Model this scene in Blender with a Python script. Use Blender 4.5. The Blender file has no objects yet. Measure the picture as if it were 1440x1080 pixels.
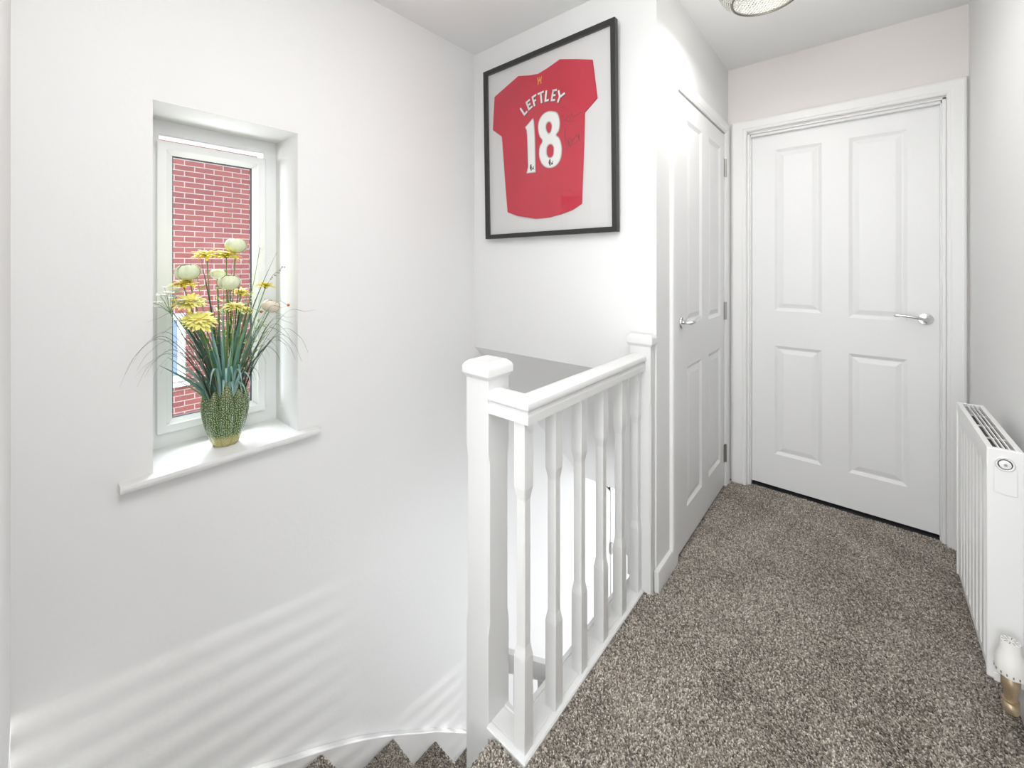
import bpy, bmesh, math, random
import numpy as np
from mathutils import Vector, Matrix
random.seed(7)
rng = np.random.default_rng(11)
S = bpy.context.scene
COL = S.collection
PI = math.pi

# ------------------------------------------------------------------ materials
def new_mat(name):
    m = bpy.data.materials.new(name); m.use_nodes = True
    nt = m.node_tree; b = nt.nodes['Principled BSDF']
    return m, nt, b

def mat(name, col, rough=0.5, metal=0.0, bump=0.0, bscale=200.0, var=0.0, vscale=3.0, coat=0.0, spec=0.5, stretch=None, sss=0.0, emit=None, estr=0.0, bdist=0.002):
    m, nt, b = new_mat(name)
    c = (col[0], col[1], col[2], 1)
    b.inputs['Base Color'].default_value = c
    b.inputs['Roughness'].default_value = rough
    b.inputs['Metallic'].default_value = metal
    b.inputs['Specular IOR Level'].default_value = spec
    b.inputs['Coat Weight'].default_value = coat
    if sss: b.inputs['Subsurface Weight'].default_value = sss; b.inputs['Subsurface Scale'].default_value = 0.01
    if emit: b.inputs['Emission Color'].default_value = (*emit, 1); b.inputs['Emission Strength'].default_value = estr
    tc = nt.nodes.new('ShaderNodeTexCoord')
    src = tc.outputs['Object']
    if stretch:
        mp = nt.nodes.new('ShaderNodeMapping'); mp.inputs['Scale'].default_value = stretch
        nt.links.new(src, mp.inputs['Vector']); src = mp.outputs['Vector']
    if var > 0:
        n = nt.nodes.new('ShaderNodeTexNoise'); n.inputs['Scale'].default_value = vscale; n.inputs['Detail'].default_value = 3
        nt.links.new(src, n.inputs['Vector'])
        mx = nt.nodes.new('ShaderNodeMixRGB'); mx.inputs['Color1'].default_value = tuple(x*(1-var) for x in col)+(1,)
        mx.inputs['Color2'].default_value = tuple(min(1, x*(1+var)) for x in col)+(1,)
        nt.links.new(n.outputs['Fac'], mx.inputs['Fac']); nt.links.new(mx.outputs['Color'], b.inputs['Base Color'])
    if bump > 0:
        n = nt.nodes.new('ShaderNodeTexNoise'); n.inputs['Scale'].default_value = bscale; n.inputs['Detail'].default_value = 4
        nt.links.new(src, n.inputs['Vector'])
        bp = nt.nodes.new('ShaderNodeBump'); bp.inputs['Strength'].default_value = bump; bp.inputs['Distance'].default_value = bdist
        nt.links.new(n.outputs['Fac'], bp.inputs['Height']); nt.links.new(bp.outputs['Normal'], b.inputs['Normal'])
    return m

WALL = mat('wall_paint', (0.80, 0.80, 0.795), 0.85, bump=0.12, bscale=55, spec=0.25, bdist=0.004)
PINK = mat('blush_wall_paint', (0.77, 0.735, 0.715), 0.85, bump=0.12, bscale=55, spec=0.25, bdist=0.004)
CEIL = mat('ceiling_paint', (0.87, 0.87, 0.865), 0.9, bump=0.1, bscale=60, spec=0.2, bdist=0.003)
GLOSS = mat('white_gloss_paint', (0.735, 0.735, 0.73), 0.28, bump=0.05, bscale=30, spec=0.5, bdist=0.002)
TRIM = mat('white_satin_paint', (0.82, 0.82, 0.815), 0.38, bump=0.05, bscale=40, bdist=0.002)
DOORW = mat('white_door_paint', (0.82, 0.82, 0.82), 0.42, bump=0.25, bscale=14, stretch=(9, 9, 0.6), bdist=0.0015)
UPVC = mat('white_window_plastic', (0.84, 0.85, 0.85), 0.3)
RADW = mat('white_enamel', (0.83, 0.83, 0.825), 0.3)
RADD = mat('radiator_inside_grey', (0.25, 0.22, 0.2), 0.6)
CHROME = mat('chrome', (0.75, 0.75, 0.76), 0.16, metal=1)
STEEL = mat('brushed_steel', (0.42, 0.41, 0.40), 0.35, metal=1, bump=0.1, bscale=400)
BRASS = mat('aged_brass', (0.50, 0.40, 0.27), 0.4, metal=0.8, var=0.2, vscale=60)
BLACK = mat('black_wood', (0.022, 0.022, 0.022), 0.42, bump=0.1, bscale=150)
MAT_B = mat('white_mount_board', (0.72, 0.715, 0.71), 0.8)
RED = mat('red_jersey', (0.56, 0.013, 0.045), 0.75, bump=0.25, bscale=900, var=0.10, vscale=7)
REDT = mat('red_jersey_trim', (0.55, 0.012, 0.04), 0.8)
WHITEP = mat('white_print', (0.86, 0.86, 0.84), 0.6)
GREYP = mat('silver_grey_print', (0.27, 0.16, 0.17), 0.5)
DARKP = mat('black_print', (0.02, 0.02, 0.022), 0.6)
GOLD = mat('amber_print', (0.85, 0.33, 0.05), 0.6)
INK = mat('black_marker_ink', (0.05, 0.008, 0.012), 0.7)
RUBBER = mat('black_gasket', (0.02, 0.025, 0.04), 0.6)
THRESH = mat('dark_threshold', (0.05, 0.05, 0.055), 0.5)
VALVEW = mat('white_valve_plastic', (0.82, 0.81, 0.78), 0.45)
LAMPG = mat('dark_bronze_wire', (0.16, 0.15, 0.13), 0.35, metal=0.8)

def glass_mat(name, tint=(1, 1, 1), refl=1.0, rough=0.0):
    m = bpy.data.materials.new(name); m.use_nodes = True; nt = m.node_tree
    for n in list(nt.nodes): nt.nodes.remove(n)
    o = nt.nodes.new('ShaderNodeOutputMaterial'); t = nt.nodes.new('ShaderNodeBsdfTransparent'); g = nt.nodes.new('ShaderNodeBsdfGlossy')
    f = nt.nodes.new('ShaderNodeFresnel'); f.inputs['IOR'].default_value = 1.45
    mu = nt.nodes.new('ShaderNodeMath'); mu.operation = 'MULTIPLY'; mu.inputs[1].default_value = refl
    t.inputs['Color'].default_value = (*tint, 1); g.inputs['Roughness'].default_value = rough
    mx = nt.nodes.new('ShaderNodeMixShader')
    ge = nt.nodes.new('ShaderNodeNewGeometry'); sb = nt.nodes.new('ShaderNodeMath'); sb.operation = 'MULTIPLY_ADD'; sb.inputs[1].default_value = -refl; sb.inputs[2].default_value = refl
    nt.links.new(ge.outputs['Backfacing'], sb.inputs[0]); nt.links.new(sb.outputs[0], mu.inputs[1])
    nt.links.new(f.outputs[0], mu.inputs[0]); nt.links.new(mu.outputs[0], mx.inputs[0]); nt.links.new(t.outputs[0], mx.inputs[1]); nt.links.new(g.outputs[0], mx.inputs[2])
    nt.links.new(mx.outputs[0], o.inputs[0]); return m
GLASS = glass_mat('window_glass', (0.97, 0.98, 0.98), 1.6)
PGLASS = glass_mat('picture_glass', (0.98, 0.98, 0.98), 1.9)
m, nt, b = new_mat('crystal'); b.inputs['Base Color'].default_value = (0.93, 0.93, 0.88, 1); b.inputs['Roughness'].default_value = 0.08
b.inputs['Transmission Weight'].default_value = 0.55; b.inputs['IOR'].default_value = 1.5; CRYSTAL = m

# carpet : colour per tuft from an attribute
def carpet_mat(name):
    m, nt, b = new_mat(name)
    a = nt.nodes.new('ShaderNodeAttribute'); a.attribute_name = 'tuft'
    r = nt.nodes.new('ShaderNodeValToRGB'); cr = r.color_ramp
    cr.elements[0].position = 0.0; cr.elements[0].color = (0.07, 0.058, 0.050, 1)
    cr.elements[1].position = 1.0; cr.elements[1].color = (0.86, 0.80, 0.72, 1)
    e = cr.elements.new(0.35); e.color = (0.25, 0.215, 0.178, 1)
    e = cr.elements.new(0.7); e.color = (0.50, 0.445, 0.385, 1)
    nt.links.new(a.outputs['Fac'], r.inputs['Fac']); nt.links.new(r.outputs['Color'], b.inputs['Base Color'])
    b.inputs['Roughness'].default_value = 0.9; b.inputs['Specular IOR Level'].default_value = 0.15
    b.inputs['Sheen Weight'].default_value = 0.2
    return m
PILE = carpet_mat('twist_pile_carpet')
def carpet_base():
    m, nt, b = new_mat('carpet_backing')
    tc = nt.nodes.new('ShaderNodeTexCoord')
    v = nt.nodes.new('ShaderNodeTexVoronoi'); v.inputs['Scale'].default_value = 230
    nt.links.new(tc.outputs['Object'], v.inputs['Vector'])
    bw = nt.nodes.new('ShaderNodeSeparateColor'); nt.links.new(v.outputs['Color'], bw.inputs[0])
    r = nt.nodes.new('ShaderNodeValToRGB'); cr = r.color_ramp
    cr.elements[0].color = (0.07, 0.058, 0.05, 1); cr.elements[1].color = (0.55, 0.49, 0.43, 1)
    nt.links.new(bw.outputs[0], r.inputs['Fac']); nt.links.new(r.outputs['Color'], b.inputs['Base Color'])
    bp = nt.nodes.new('ShaderNodeBump'); bp.inputs['Strength'].default_value = 0.8; bp.inputs['Distance'].default_value = 0.004
    nt.links.new(v.outputs['Distance'], bp.inputs['Height']); nt.links.new(bp.outputs['Normal'], b.inputs['Normal'])
    b.inputs['Roughness'].default_value = 0.95; b.inputs['Specular IOR Level'].default_value = 0.1
    return m
CBASE = carpet_base()

def brick_mat():
    m, nt, b = new_mat('red_brickwork')
    tc = nt.nodes.new('ShaderNodeTexCoord'); sp = nt.nodes.new('ShaderNodeSeparateXYZ'); cb = nt.nodes.new('ShaderNodeCombineXYZ')
    nt.links.new(tc.outputs['Object'], sp.inputs[0]); nt.links.new(sp.outputs['Y'], cb.inputs['X']); nt.links.new(sp.outputs['Z'], cb.inputs['Y'])
    br = nt.nodes.new('ShaderNodeTexBrick')
    br.inputs['Scale'].default_value = 1.0; br.inputs['Brick Width'].default_value = 0.225; br.inputs['Row Height'].default_value = 0.075
    br.inputs['Mortar Size'].default_value = 0.006; br.inputs['Mortar Smooth'].default_value = 0.1; br.inputs['Bias'].default_value = 0.0
    br.inputs['Color1'].default_value = (0.36, 0.115, 0.105, 1); br.inputs['Color2'].default_value = (0.28, 0.085, 0.085, 1)
    br.inputs['Mortar'].default_value = (0.50, 0.44, 0.43, 1)
    nt.links.new(cb.outputs[0], br.inputs['Vector'])
    n = nt.nodes.new('ShaderNodeTexNoise'); n.inputs['Scale'].default_value = 30; n.inputs['Detail'].default_value = 6
    nt.links.new(tc.outputs['Object'], n.inputs['Vector'])
    mx = nt.nodes.new('ShaderNodeMixRGB'); mx.blend_type = 'MULTIPLY'; mx.inputs['Fac'].default_value = 0.35
    nt.links.new(br.outputs['Color'], mx.inputs['Color1']); nt.links.new(n.outputs['Color'], mx.inputs['Color2'])
    nt.links.new(mx.outputs['Color'], b.inputs['Base Color'])
    bp = nt.nodes.new('ShaderNodeBump'); bp.inputs['Strength'].default_value = 0.5; bp.invert = True; bp.inputs['Distance'].default_value = 0.01
    nt.links.new(br.outputs['Fac'], bp.inputs['Height']); nt.links.new(bp.outputs['Normal'], b.inputs['Normal'])
    b.inputs['Roughness'].default_value = 0.85
    return m
BRICK = brick_mat()

def vase_mat():
    m, nt, b = new_mat('speckled_green_glaze')
    tc = nt.nodes.new('ShaderNodeTexCoord')
    v = nt.nodes.new('ShaderNodeTexVoronoi'); v.inputs['Scale'].default_value = 190; v.inputs['Randomness'].default_value = 0.6
    at_ = nt.nodes.new('ShaderNodeAttribute'); at_.attribute_name = 'glaze'; v.voronoi_dimensions = '2D'
    nt.links.new(at_.outputs['Vector'], v.inputs['Vector'])
    rr = nt.nodes.new('ShaderNodeValToRGB'); rr.color_ramp.elements[0].position = 0.17; rr.color_ramp.elements[0].color = (1, 1, 1, 1)
    rr.color_ramp.elements[1].position = 0.27; rr.color_ramp.elements[1].color = (0, 0, 0, 1)
    nt.links.new(v.outputs['Distance'], rr.inputs['Fac'])
    sp = nt.nodes.new('ShaderNodeSeparateXYZ'); nt.links.new(tc.outputs['Object'], sp.inputs[0])
    g = nt.nodes.new('ShaderNodeValToRGB'); cr = g.color_ramp
    cr.elements[0].position = 0.0; cr.elements[0].color = (0.50, 0.42, 0.14, 1)
    cr.elements[1].position = 1.0; cr.elements[1].color = (0.14, 0.15, 0.03, 1)
    e = cr.elements.new(0.13); e.color = (0.42, 0.38, 0.13, 1)
    e = cr.elements.new(0.20); e.color = (0.055, 0.125, 0.025, 1)
    e = cr.elements.new(0.7); e.color = (0.045, 0.10, 0.022, 1)
    mr = nt.nodes.new('ShaderNodeMapRange'); mr.inputs['From Min'].default_value = 0.0; mr.inputs['From Max'].default_value = 0.22
    nt.links.new(sp.outputs['Z'], mr.inputs['Value']); nt.links.new(mr.outputs[0], g.inputs['Fac'])
    mx = nt.nodes.new('ShaderNodeMixRGB'); nt.links.new(rr.outputs['Color'], mx.inputs['Fac']); nt.links.new(g.outputs['Color'], mx.inputs['Color1'])
    mx.inputs['Color2'].default_value = (0.66, 0.72, 0.45, 1)
    nt.links.new(mx.outputs['Color'], b.inputs['Base Color'])
    bp = nt.nodes.new('ShaderNodeBump'); bp.inputs['Strength'].default_value = 0.6; bp.inputs['Distance'].default_value = 0.002
    nt.links.new(rr.outputs['Color'], bp.inputs['Height']); nt.links.new(bp.outputs['Normal'], b.inputs['Normal'])
    b.inputs['Roughness'].default_value = 0.2; b.inputs['Coat Weight'].default_value = 0.5
    return m
VASE = vase_mat()
LEAFB = mat('blue_green_leaf', (0.12, 0.27, 0.22), 0.5, var=0.35, vscale=25)
LEAFT = mat('pale_teal_leaf', (0.27, 0.44, 0.40), 0.45, var=0.2, vscale=30)
LEAFG = mat('mid_green_leaf', (0.16, 0.29, 0.12), 0.5, var=0.35, vscale=25)
LEAFD = mat('dark_grass', (0.06, 0.10, 0.07), 0.5, var=0.3, vscale=20)
LEAFP = mat('pale_grass', (0.28, 0.36, 0.25), 0.5, var=0.25, vscale=20)
LEAFL = mat('lime_leaf', (0.35, 0.45, 0.06), 0.5, var=0.25, vscale=30)
STEM = mat('green_stem', (0.16, 0.27, 0.10), 0.55)
YEL = mat('yellow_petal', (0.88, 0.75, 0.07), 0.6, var=0.2, vscale=60)
YELP = mat('pale_yellow_petal', (0.88, 0.80, 0.24), 0.6, var=0.2, vscale=60)
YELC = mat('golden_flower_centre', (0.62, 0.42, 0.04), 0.8, bump=0.5, bscale=900)
BUD = mat('greenish_cream_petal', (0.72, 0.77, 0.55), 0.6, var=0.2, vscale=50)
BUDP = mat('blush_cream_petal', (0.74, 0.66, 0.55), 0.6, var=0.2, vscale=50)
BUDG = mat('lime_bud_base', (0.38, 0.48, 0.08), 0.6)
WHT = mat('white_petal', (0.85, 0.85, 0.78), 0.6)
BERRY = mat('rust_berry', (0.55, 0.13, 0.03), 0.4)
TWIG = mat('grey_twig', (0.32, 0.30, 0.29), 0.7)

# ------------------------------------------------------------------ mesh helpers
class MB:
    def __init__(s): s.v = []; s.f = []
    def add(s, vs, fs):
        o = len(s.v); s.v += [tuple(v) for v in vs]; s.f += [tuple(i+o for i in f) for f in fs]; return s
    def box(s, x0, x1, y0, y1, z0, z1):
        return s.add([(x0,y0,z0),(x1,y0,z0),(x1,y1,z0),(x0,y1,z0),(x0,y0,z1),(x1,y0,z1),(x1,y1,z1),(x0,y1,z1)],
                     [(0,3,2,1),(4,5,6,7),(0,1,5,4),(1,2,6,5),(2,3,7,6),(3,0,4,7)])
    def prism(s, pts, axis, a0, a1):
        n = len(pts)
        def P(p, a):
            if axis == 'x': return (a, p[0], p[1])
            if axis == 'y': return (p[0], a, p[1])
            return (p[0], p[1], a)
        vs = [P(p, a0) for p in pts]+[P(p, a1) for p in pts]
        fs = [tuple(range(n-1, -1, -1)), tuple(range(n, 2*n))]+[(i, (i+1) % n, n+(i+1) % n, n+i) for i in range(n)]
        return s.add(vs, fs)
    def sweep(s, rings, cap=True, closed=True):
        n = len(rings[0]); o = len(s.v)
        for r in rings: s.v += [tuple(p) for p in r]
        for i in range(len(rings)-1):
            for j in range(n if closed else n-1):
                k = (j+1) % n
                s.f.append((o+i*n+j, o+i*n+k, o+(i+1)*n+k, o+(i+1)*n+j))
        if cap and closed:
            s.f.append(tuple(o+j for j in range(n-1, -1, -1))); s.f.append(tuple(o+(len(rings)-1)*n+j for j in range(n)))
        return s
    def lathe(s, prof, c=(0,0,0), axis='z', n=32):
        rings = []
        for r, h in prof:
            ring = []
            for j in range(n):
                a = 2*PI*j/n; u, w = max(r, 1e-5)*math.cos(a), max(r, 1e-5)*math.sin(a)
                if axis == 'z': ring.append((c[0]+u, c[1]+w, c[2]+h))
                elif axis == 'y': ring.append((c[0]+u, c[1]+h, c[2]+w))
                else: ring.append((c[0]+h, c[1]+u, c[2]+w))
            rings.append(ring)
        return s.sweep(rings)
    def tube(s, pts, rad, n=8):
        pts = [Vector(p) for p in pts]
        if not isinstance(rad, (list, tuple)): rad = [rad]*len(pts)
        rings = []
        up = None
        for i, p in enumerate(pts):
            t = (pts[min(i+1, len(pts)-1)]-pts[max(i-1, 0)]).normalized()
            if up is None:
                up = Vector((0,0,1)) if abs(t.z) < 0.9 else Vector((1,0,0))
            a = t.cross(up).normalized(); b = a.cross(t).normalized(); up = b
            rings.append([p+a*rad[i]*math.cos(2*PI*j/n)+b*rad[i]*math.sin(2*PI*j/n) for j in range(n)])
        return s.sweep(rings)
    def ribbon(s, pts, w, side, fold=0.25):
        rings = []
        pts = [Vector(p) for p in pts]; N = len(pts)
        for i, p in enumerate(pts):
            t = (pts[min(i+1, N-1)]-pts[max(i-1, 0)]).normalized()
            a = side-t*side.dot(t)
            a = a.normalized() if a.length > 1e-4 else Vector((1,0,0))
            nn = t.cross(a)
            ww = w[i] if isinstance(w, list) else w
            rings.append([p-a*ww/2+nn*ww*fold, p, p+a*ww/2+nn*ww*fold])
        return s.sweep(rings, cap=False, closed=False)
    def sphere(s, c, r, n=8, m=6, sc=(1,1,1)):
        rings = []
        for i in range(m+1):
            th = PI*i/m; rr = max(math.sin(th), 1e-3)
            rings.append([(c[0]+r*sc[0]*rr*math.cos(2*PI*j/n), c[1]+r*sc[1]*rr*math.sin(2*PI*j/n), c[2]-r*sc[2]*math.cos(th)) for j in range(n)])
        return s.sweep(rings)
    def build(s, name, material, parent=None, smooth=False, bevel=0.0, seg=2, xf=None, recalc=True, ang=40, **props):
        me = bpy.data.meshes.new(name)
        vs = s.v if xf is None else [tuple(xf @ Vector(v)) for v in s.v]
        me.from_pydata(vs, [], s.f); me.materials.append(material)
        if recalc:
            bm = bmesh.new(); bm.from_mesh(me); bmesh.ops.recalc_face_normals(bm, faces=bm.faces); bm.to_mesh(me); bm.free()
        o = bpy.data.objects.new(name, me); COL.objects.link(o)
        if smooth:
            me.polygons.foreach_set('use_smooth', [True]*len(me.polygons))
            if ang < 180: me.set_sharp_from_angle(angle=math.radians(ang))
        if bevel > 0:
            md = o.modifiers.new('bevel', 'BEVEL'); md.width = bevel; md.segments = seg; md.limit_method = 'ANGLE'; md.angle_limit = math.radians(30)
            md.harden_normals = False
            me.polygons.foreach_set('use_smooth', [True]*len(me.polygons)); 
            if seg >= 1: me.set_sharp_from_angle(angle=math.radians(30))
        if parent is not None:
            o.parent = parent; o.matrix_parent_inverse = Matrix.Translation(parent.matrix_basis.translation).inverted() if False else Matrix.Identity(4)
            if parent.type == 'EMPTY' or parent.get('_off'):
                pass
        for k, v in props.items(): o[k] = v
        return o

def empty(name, label, cat, group=None, kind=None, loc=(0,0,0)):
    o = bpy.data.objects.new(name, None); COL.objects.link(o); o.empty_display_size = 0.05
    o.location = loc
    o['label'] = label; o['category'] = cat
    if group: o['group'] = group
    if kind: o['kind'] = kind
    return o
def tag(o, label, cat, group=None, kind=None):
    o['label'] = label; o['category'] = cat
    if group: o['group'] = group
    if kind: o['kind'] = kind
    return o
def loc_build(mb, name, m, parent, **k):
    """geometry given in world coordinates, stored relative to the parent's base point"""
    p = Vector((0,0,0)); q = parent
    while q is not None: p += q.location; q = q.parent
    return mb.build(name, m, parent, xf=Matrix.Translation(-p), **k)
def struct(mb, name, m, label, cat, **k):
    o = mb.build(name, m, **k); tag(o, label, cat, kind='structure'); return o

def smooth_path(P, n=8):
    P = [Vector(p) for p in P]; out = []
    Q = [P[0]*2-P[1]]+P+[P[-1]*2-P[-2]]
    for i in range(1, len(Q)-2):
        for k in range(n):
            t = k/n; a, b, c, d = Q[i-1], Q[i], Q[i+1], Q[i+2]
            out.append(0.5*((2*b)+(c-a)*t+(2*a-5*b+4*c-d)*t*t+(3*b-a-3*c+d)*t**3))
    out.append(P[-1]); return out

# ------------------------------------------------------------------ dimensions (metres; landing carpet at z = 0)
XL = -1.62      # stair wall
XC = -0.615     # wall with the cupboard door
XR = 0.345      # radiator wall
YP = 1.58       # wall with the framed shirt
YB = 2.68       # end wall
ZC = 2.40
GF = -2.62      # ground floor

# ------------------------------------------------------------------ shell
w = MB()
wy0, wy1, wz0, wz1 = 0.241, 0.656, 0.605, 1.748
w.box(-1.90, XL, -0.3, wy0, GF, ZC); w.box(-1.90, XL, wy1, 5.0, GF, ZC)
w.box(-1.90, XL, wy0, wy1, GF, wz0); w.box(-1.90, XL, wy0, wy1, wz1, ZC)
struct(w, 'wall_left', WALL, 'tall off-white stairwell wall holding the small window', 'wall')
w = MB().box(XL, XC-0.12, YP, YP+0.10, 0.81, ZC)
w.box(XC-0.12, XC, YP, 1.80, 0.0, ZC)
w.box(XC-0.12, XC, 2.58, 2.80, 0.0, ZC); w.box(XC-0.12, XC, 1.80, 2.58, 2.01, ZC)
w.box(XC-0.22, XC-0.12, 1.68, 2.80, 0.0, ZC)
struct(w, 'wall_stair', WALL, 'white wall around the framed shirt and the narrow cupboard door', 'wall')
w = MB().prism([(YP, 0.81), (2.70, -0.33), (2.76, -0.33), (2.76, -0.20), (YP+0.12, 0.86)], 'x', XL, XC-0.12)
struct(w, 'ceiling', CEIL, 'grey sloping soffit below the framed shirt wall', 'ceiling')
w = MB().box(-1.9, 0.45, -4.7, 2.95, ZC, ZC+0.1)
struct(w, 'ceiling', CEIL, 'flat white ceiling over landing and stairwell', 'ceiling')
w = MB().box(XR, XR+0.1, -4.7, 5.0, GF, ZC)
struct(w, 'wall_right', WALL, 'off-white wall behind the radiator', 'wall')
w = MB().box(XC, -0.515, YB, 2.80, 0, ZC); w.box(0.275, XR, YB, 2.80, 0, ZC); w.box(-0.515, 0.275, YB, 2.80, 2.01, ZC); w.box(XC, XR, 2.80, 2.88, -0.02, ZC)
struct(w, 'wall_back', PINK, 'blush-tinted wall above the wide panelled door', 'wall')
w = MB().box(XL, -0.76, -0.13, -0.03, GF, ZC); w.box(-0.86, -0.76, -4.7, -0.13, GF, ZC)
struct(w, 'wall_front', WALL, 'white wall end at the left edge beside the stairs', 'wall')
w = MB().box(-0.86, 0.45, -4.7, -4.6, GF, ZC)
struct(w, 'wall_rear', WALL, 'white end wall of the landing opposite the wide door', 'wall')
w = MB().box(-1.9, -1.24, 5.0, 5.1, GF, -0.2); w.box(-1.205, -1.19, 5.0, 5.1, -1.75, -0.42); w.box(-1.24, -1.205, 5.0, 5.1, -1.22, -0.42); w.box(-0.80, 0.45, 5.0, 5.1, GF, -0.2); w.box(-1.24, -0.80, 5.0, 5.1, GF, -1.75); w.box(-1.24, -0.80, 5.0, 5.1, -0.42, -0.2)
struct(w, 'wall_far', WALL, 'hall wall beyond the foot of the stairs', 'wall')
bl = empty('window_blind', 'slatted blind in the hall window beyond the stairs', 'blind', loc=(-1.02, 4.98, -0.42))
for k in range(22):
    zc = -0.46-k*0.057; m = MB().prism([(4.960, zc-0.015), (4.962, zc-0.015), (4.990, zc+0.015), (4.988, zc+0.015)], 'x', -1.26, -0.78)
    loc_build(m, 'slat', TRIM, bl)
# landing slab and ground floor
w = MB().box(-0.755, XR, -4.6, -0.03, -0.25, -0.022); w.box(-0.735, XR, -0.03, 2.80, -0.25, -0.022)
w.box(-0.735, XR, 2.80, 5.0, -0.25, -0.02); w.box(XL, -0.735, 2.70, 5.0, -0.33, -0.20)
struct(w, 'trim_1', TRIM, 'white fascia of the landing edge below the banister rail', 'trim')
w = MB().box(-1.9, 0.45, -1.9, 5.1, GF-0.1, GF)
struct(w, 'floor', CBASE, 'hall floor at the foot of the stairs', 'floor')

# ------------------------------------------------------------------ carpet
def pile(name, parent, rects, spacing, h=0.009, edge=None):
    """rects: list of (origin, u, v, nu, nv, normal) given as vectors; short leaning three-sided tufts"""
    VV = []; FF = []; TT = []; off = 0
    for (o, u, v, nrm, test) in rects:
        o, u, v, nrm = map(np.array, (o, u, v, nrm))
        lu, lv = np.linalg.norm(u), np.linalg.norm(v)
        nu, nv = max(1, int(lu/spacing)), max(1, int(lv/spacing))
        g = np.stack(np.meshgrid(np.arange(nu), np.arange(nv), indexing='ij'), -1).reshape(-1, 2).astype(float)
        g += rng.uniform(0.05, 0.95, g.shape); g[:, 0] /= nu; g[:, 1] /= nv
        P = o+g[:, :1]*u+g[:, 1:]*v
        if test is not None: P = P[test(P)]
        n = len(P)
        # soft patches where the pile leans another way
        low = np.sin(P[:, 0]*9+np.sin(P[:, 1]*5)*1.5)*np.sin(P[:, 1]*7+1.3*np.sin(P[:, 0]*6))
        low += 0.7*np.sin(P[:, 0]*23+P[:, 1]*11)*np.sin(P[:, 1]*19-P[:, 0]*13)
        d = rng.normal(0, 1, (n, 3))+np.outer(low, np.array([0.6, 0.9, 0])); d -= np.outer(d@nrm, nrm)
        tip = P+nrm*(h*rng.uniform(0.65, 1.1, (n, 1)))+d*h*0.33
        a = rng.uniform(0, 2*PI, n); uu = u/lu; vv = v/lv
        r = spacing*0.70
        ring = [P+r*(np.outer(np.cos(a+k*2*PI/3), uu)+np.outer(np.sin(a+k*2*PI/3), vv)) for k in range(3)]
        mid = [x+nrm*h*0.55+d*h*0.16+(x-P)*0.25 for x in ring]
        V = np.stack(ring+mid+[tip], 1).reshape(-1, 3)
        base = (np.arange(n)*7+off)[:, None]
        F = np.concatenate([base+np.array(t) for t in ((0,1,4),(0,4,3),(1,2,5),(1,5,4),(2,0,3),(2,3,5),(3,4,6),(4,5,6),(5,3,6))], 1).reshape(-1, 3)
        t = np.clip(rng.beta(1.5, 1.7, n)+0.05*low, 0, 1)
        VV.append(V); FF.append(F); TT.append(np.repeat(t, 7)); off += n*7
    V = np.concatenate(VV); F = np.concatenate(FF); T = np.concatenate(TT)
    me = bpy.data.meshes.new(name); me.vertices.add(len(V)); me.vertices.foreach_set('co', V.astype(np.float32).ravel())
    me.loops.add(len(F)*3); me.loops.foreach_set('vertex_index', F.astype(np.int32).ravel())
    me.polygons.add(len(F)); me.polygons.foreach_set('loop_start', (np.arange(len(F))*3).astype(np.int32))
    me.polygons.foreach_set('loop_total', np.full(len(F), 3, dtype=np.int32))
    me.update(calc_edges=True)
    at = me.attributes.new('tuft', 'FLOAT', 'POINT'); at.data.foreach_set('value', T.astype(np.float32))
    me.materials.append(PILE)
    o = bpy.data.objects.new(name, me); COL.objects.link(o); o.parent = parent; o['kind'] = 'stuff'
    return o
w = MB().box(-0.735, XR-0.001, -0.03, 0.803, -0.022, -0.006); w.box(-0.76, XR-0.001, -4.6, -0.03, -0.022, -0.006); w.box(-0.645, XR-0.001, 0.803, 2.705, -0.022, -0.006)
w.prism([(-0.735, -0.006), (-0.75, -0.010), (-0.758, -0.02), (-0.758, -0.034), (-0.75, -0.042), (-0.735, -0.045)], 'y', -0.03, 0.80)
floor = struct(w, 'floor', CBASE, 'grey-brown twist pile carpet covering the landing', 'floor')
def on_land(P):
    x, y = P[:, 0], P[:, 1]
    return ((y < 0.798) | (x > -0.643)) & (y < 2.70) & ~((x < -0.597) & (y > 1.565)) & ~((x < -0.51) & (y > 2.655)) & ~((x > 0.275) & (y > 2.655)) & ~((x > 0.325))
pile('carpet_pile', floor, [((-0.75, 0.35, -0.006), (1.09, 0, 0), (0, 2.40, 0), (0, 0, 1), on_land),
     ((-0.756, 0.35, -0.028), (0.0, 0.45, 0), (0.012, 0, 0.022), (-0.9, 0, 0.43), None)], 0.0036, h=0.0080)
w = MB().box(-0.501, 0.262, 2.705, 2.76, -0.02, -0.004)
struct(w, 'trim_2', THRESH, 'dark threshold strip under the wide panelled door', 'trim')

# ------------------------------------------------------------------ skirting, string board
w = MB()
def skirt(w, prof, axis, a0, a1): w.prism(prof, axis, a0, a1)
w.prism([(XC-0.002, -0.02), (XC+0.016, -0.02), (XC+0.016, 0.068), (XC+0.013, 0.078), (XC-0.002, 0.08)], 'y', 1.562, 1.722)
struct(w, 'baseboard_left', GLOSS, 'short white skirting beside the banister and cupboard door', 'skirting', bevel=0.002)
w = MB().prism([(XR, -0.02), (XR-0.016, -0.02), (XR-0.016, 0.082), (XR-0.012, 0.092), (XR, 0.095)], 'y', -4.6, YB-0.02)
struct(w, 'baseboard_right', GLOSS, 'white skirting under the radiator', 'skirting', bevel=0.002)
top = [(-0.03, -0.20), (0.30, -0.38), (0.564, -0.524), (0.905, -0.727), (1.237, -0.982), (1.486, -1.196), (3.0, -2.56)]
sp = [(p.x, p.y) for p in smooth_path([(a, b, 0) for a, b in top], 6)]
w = MB().prism(sp+[(3.0, GF), (1.2, -1.60), (0.6, -1.10), (-0.03, -0.75)], 'x', XL, XL+0.025)
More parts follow.
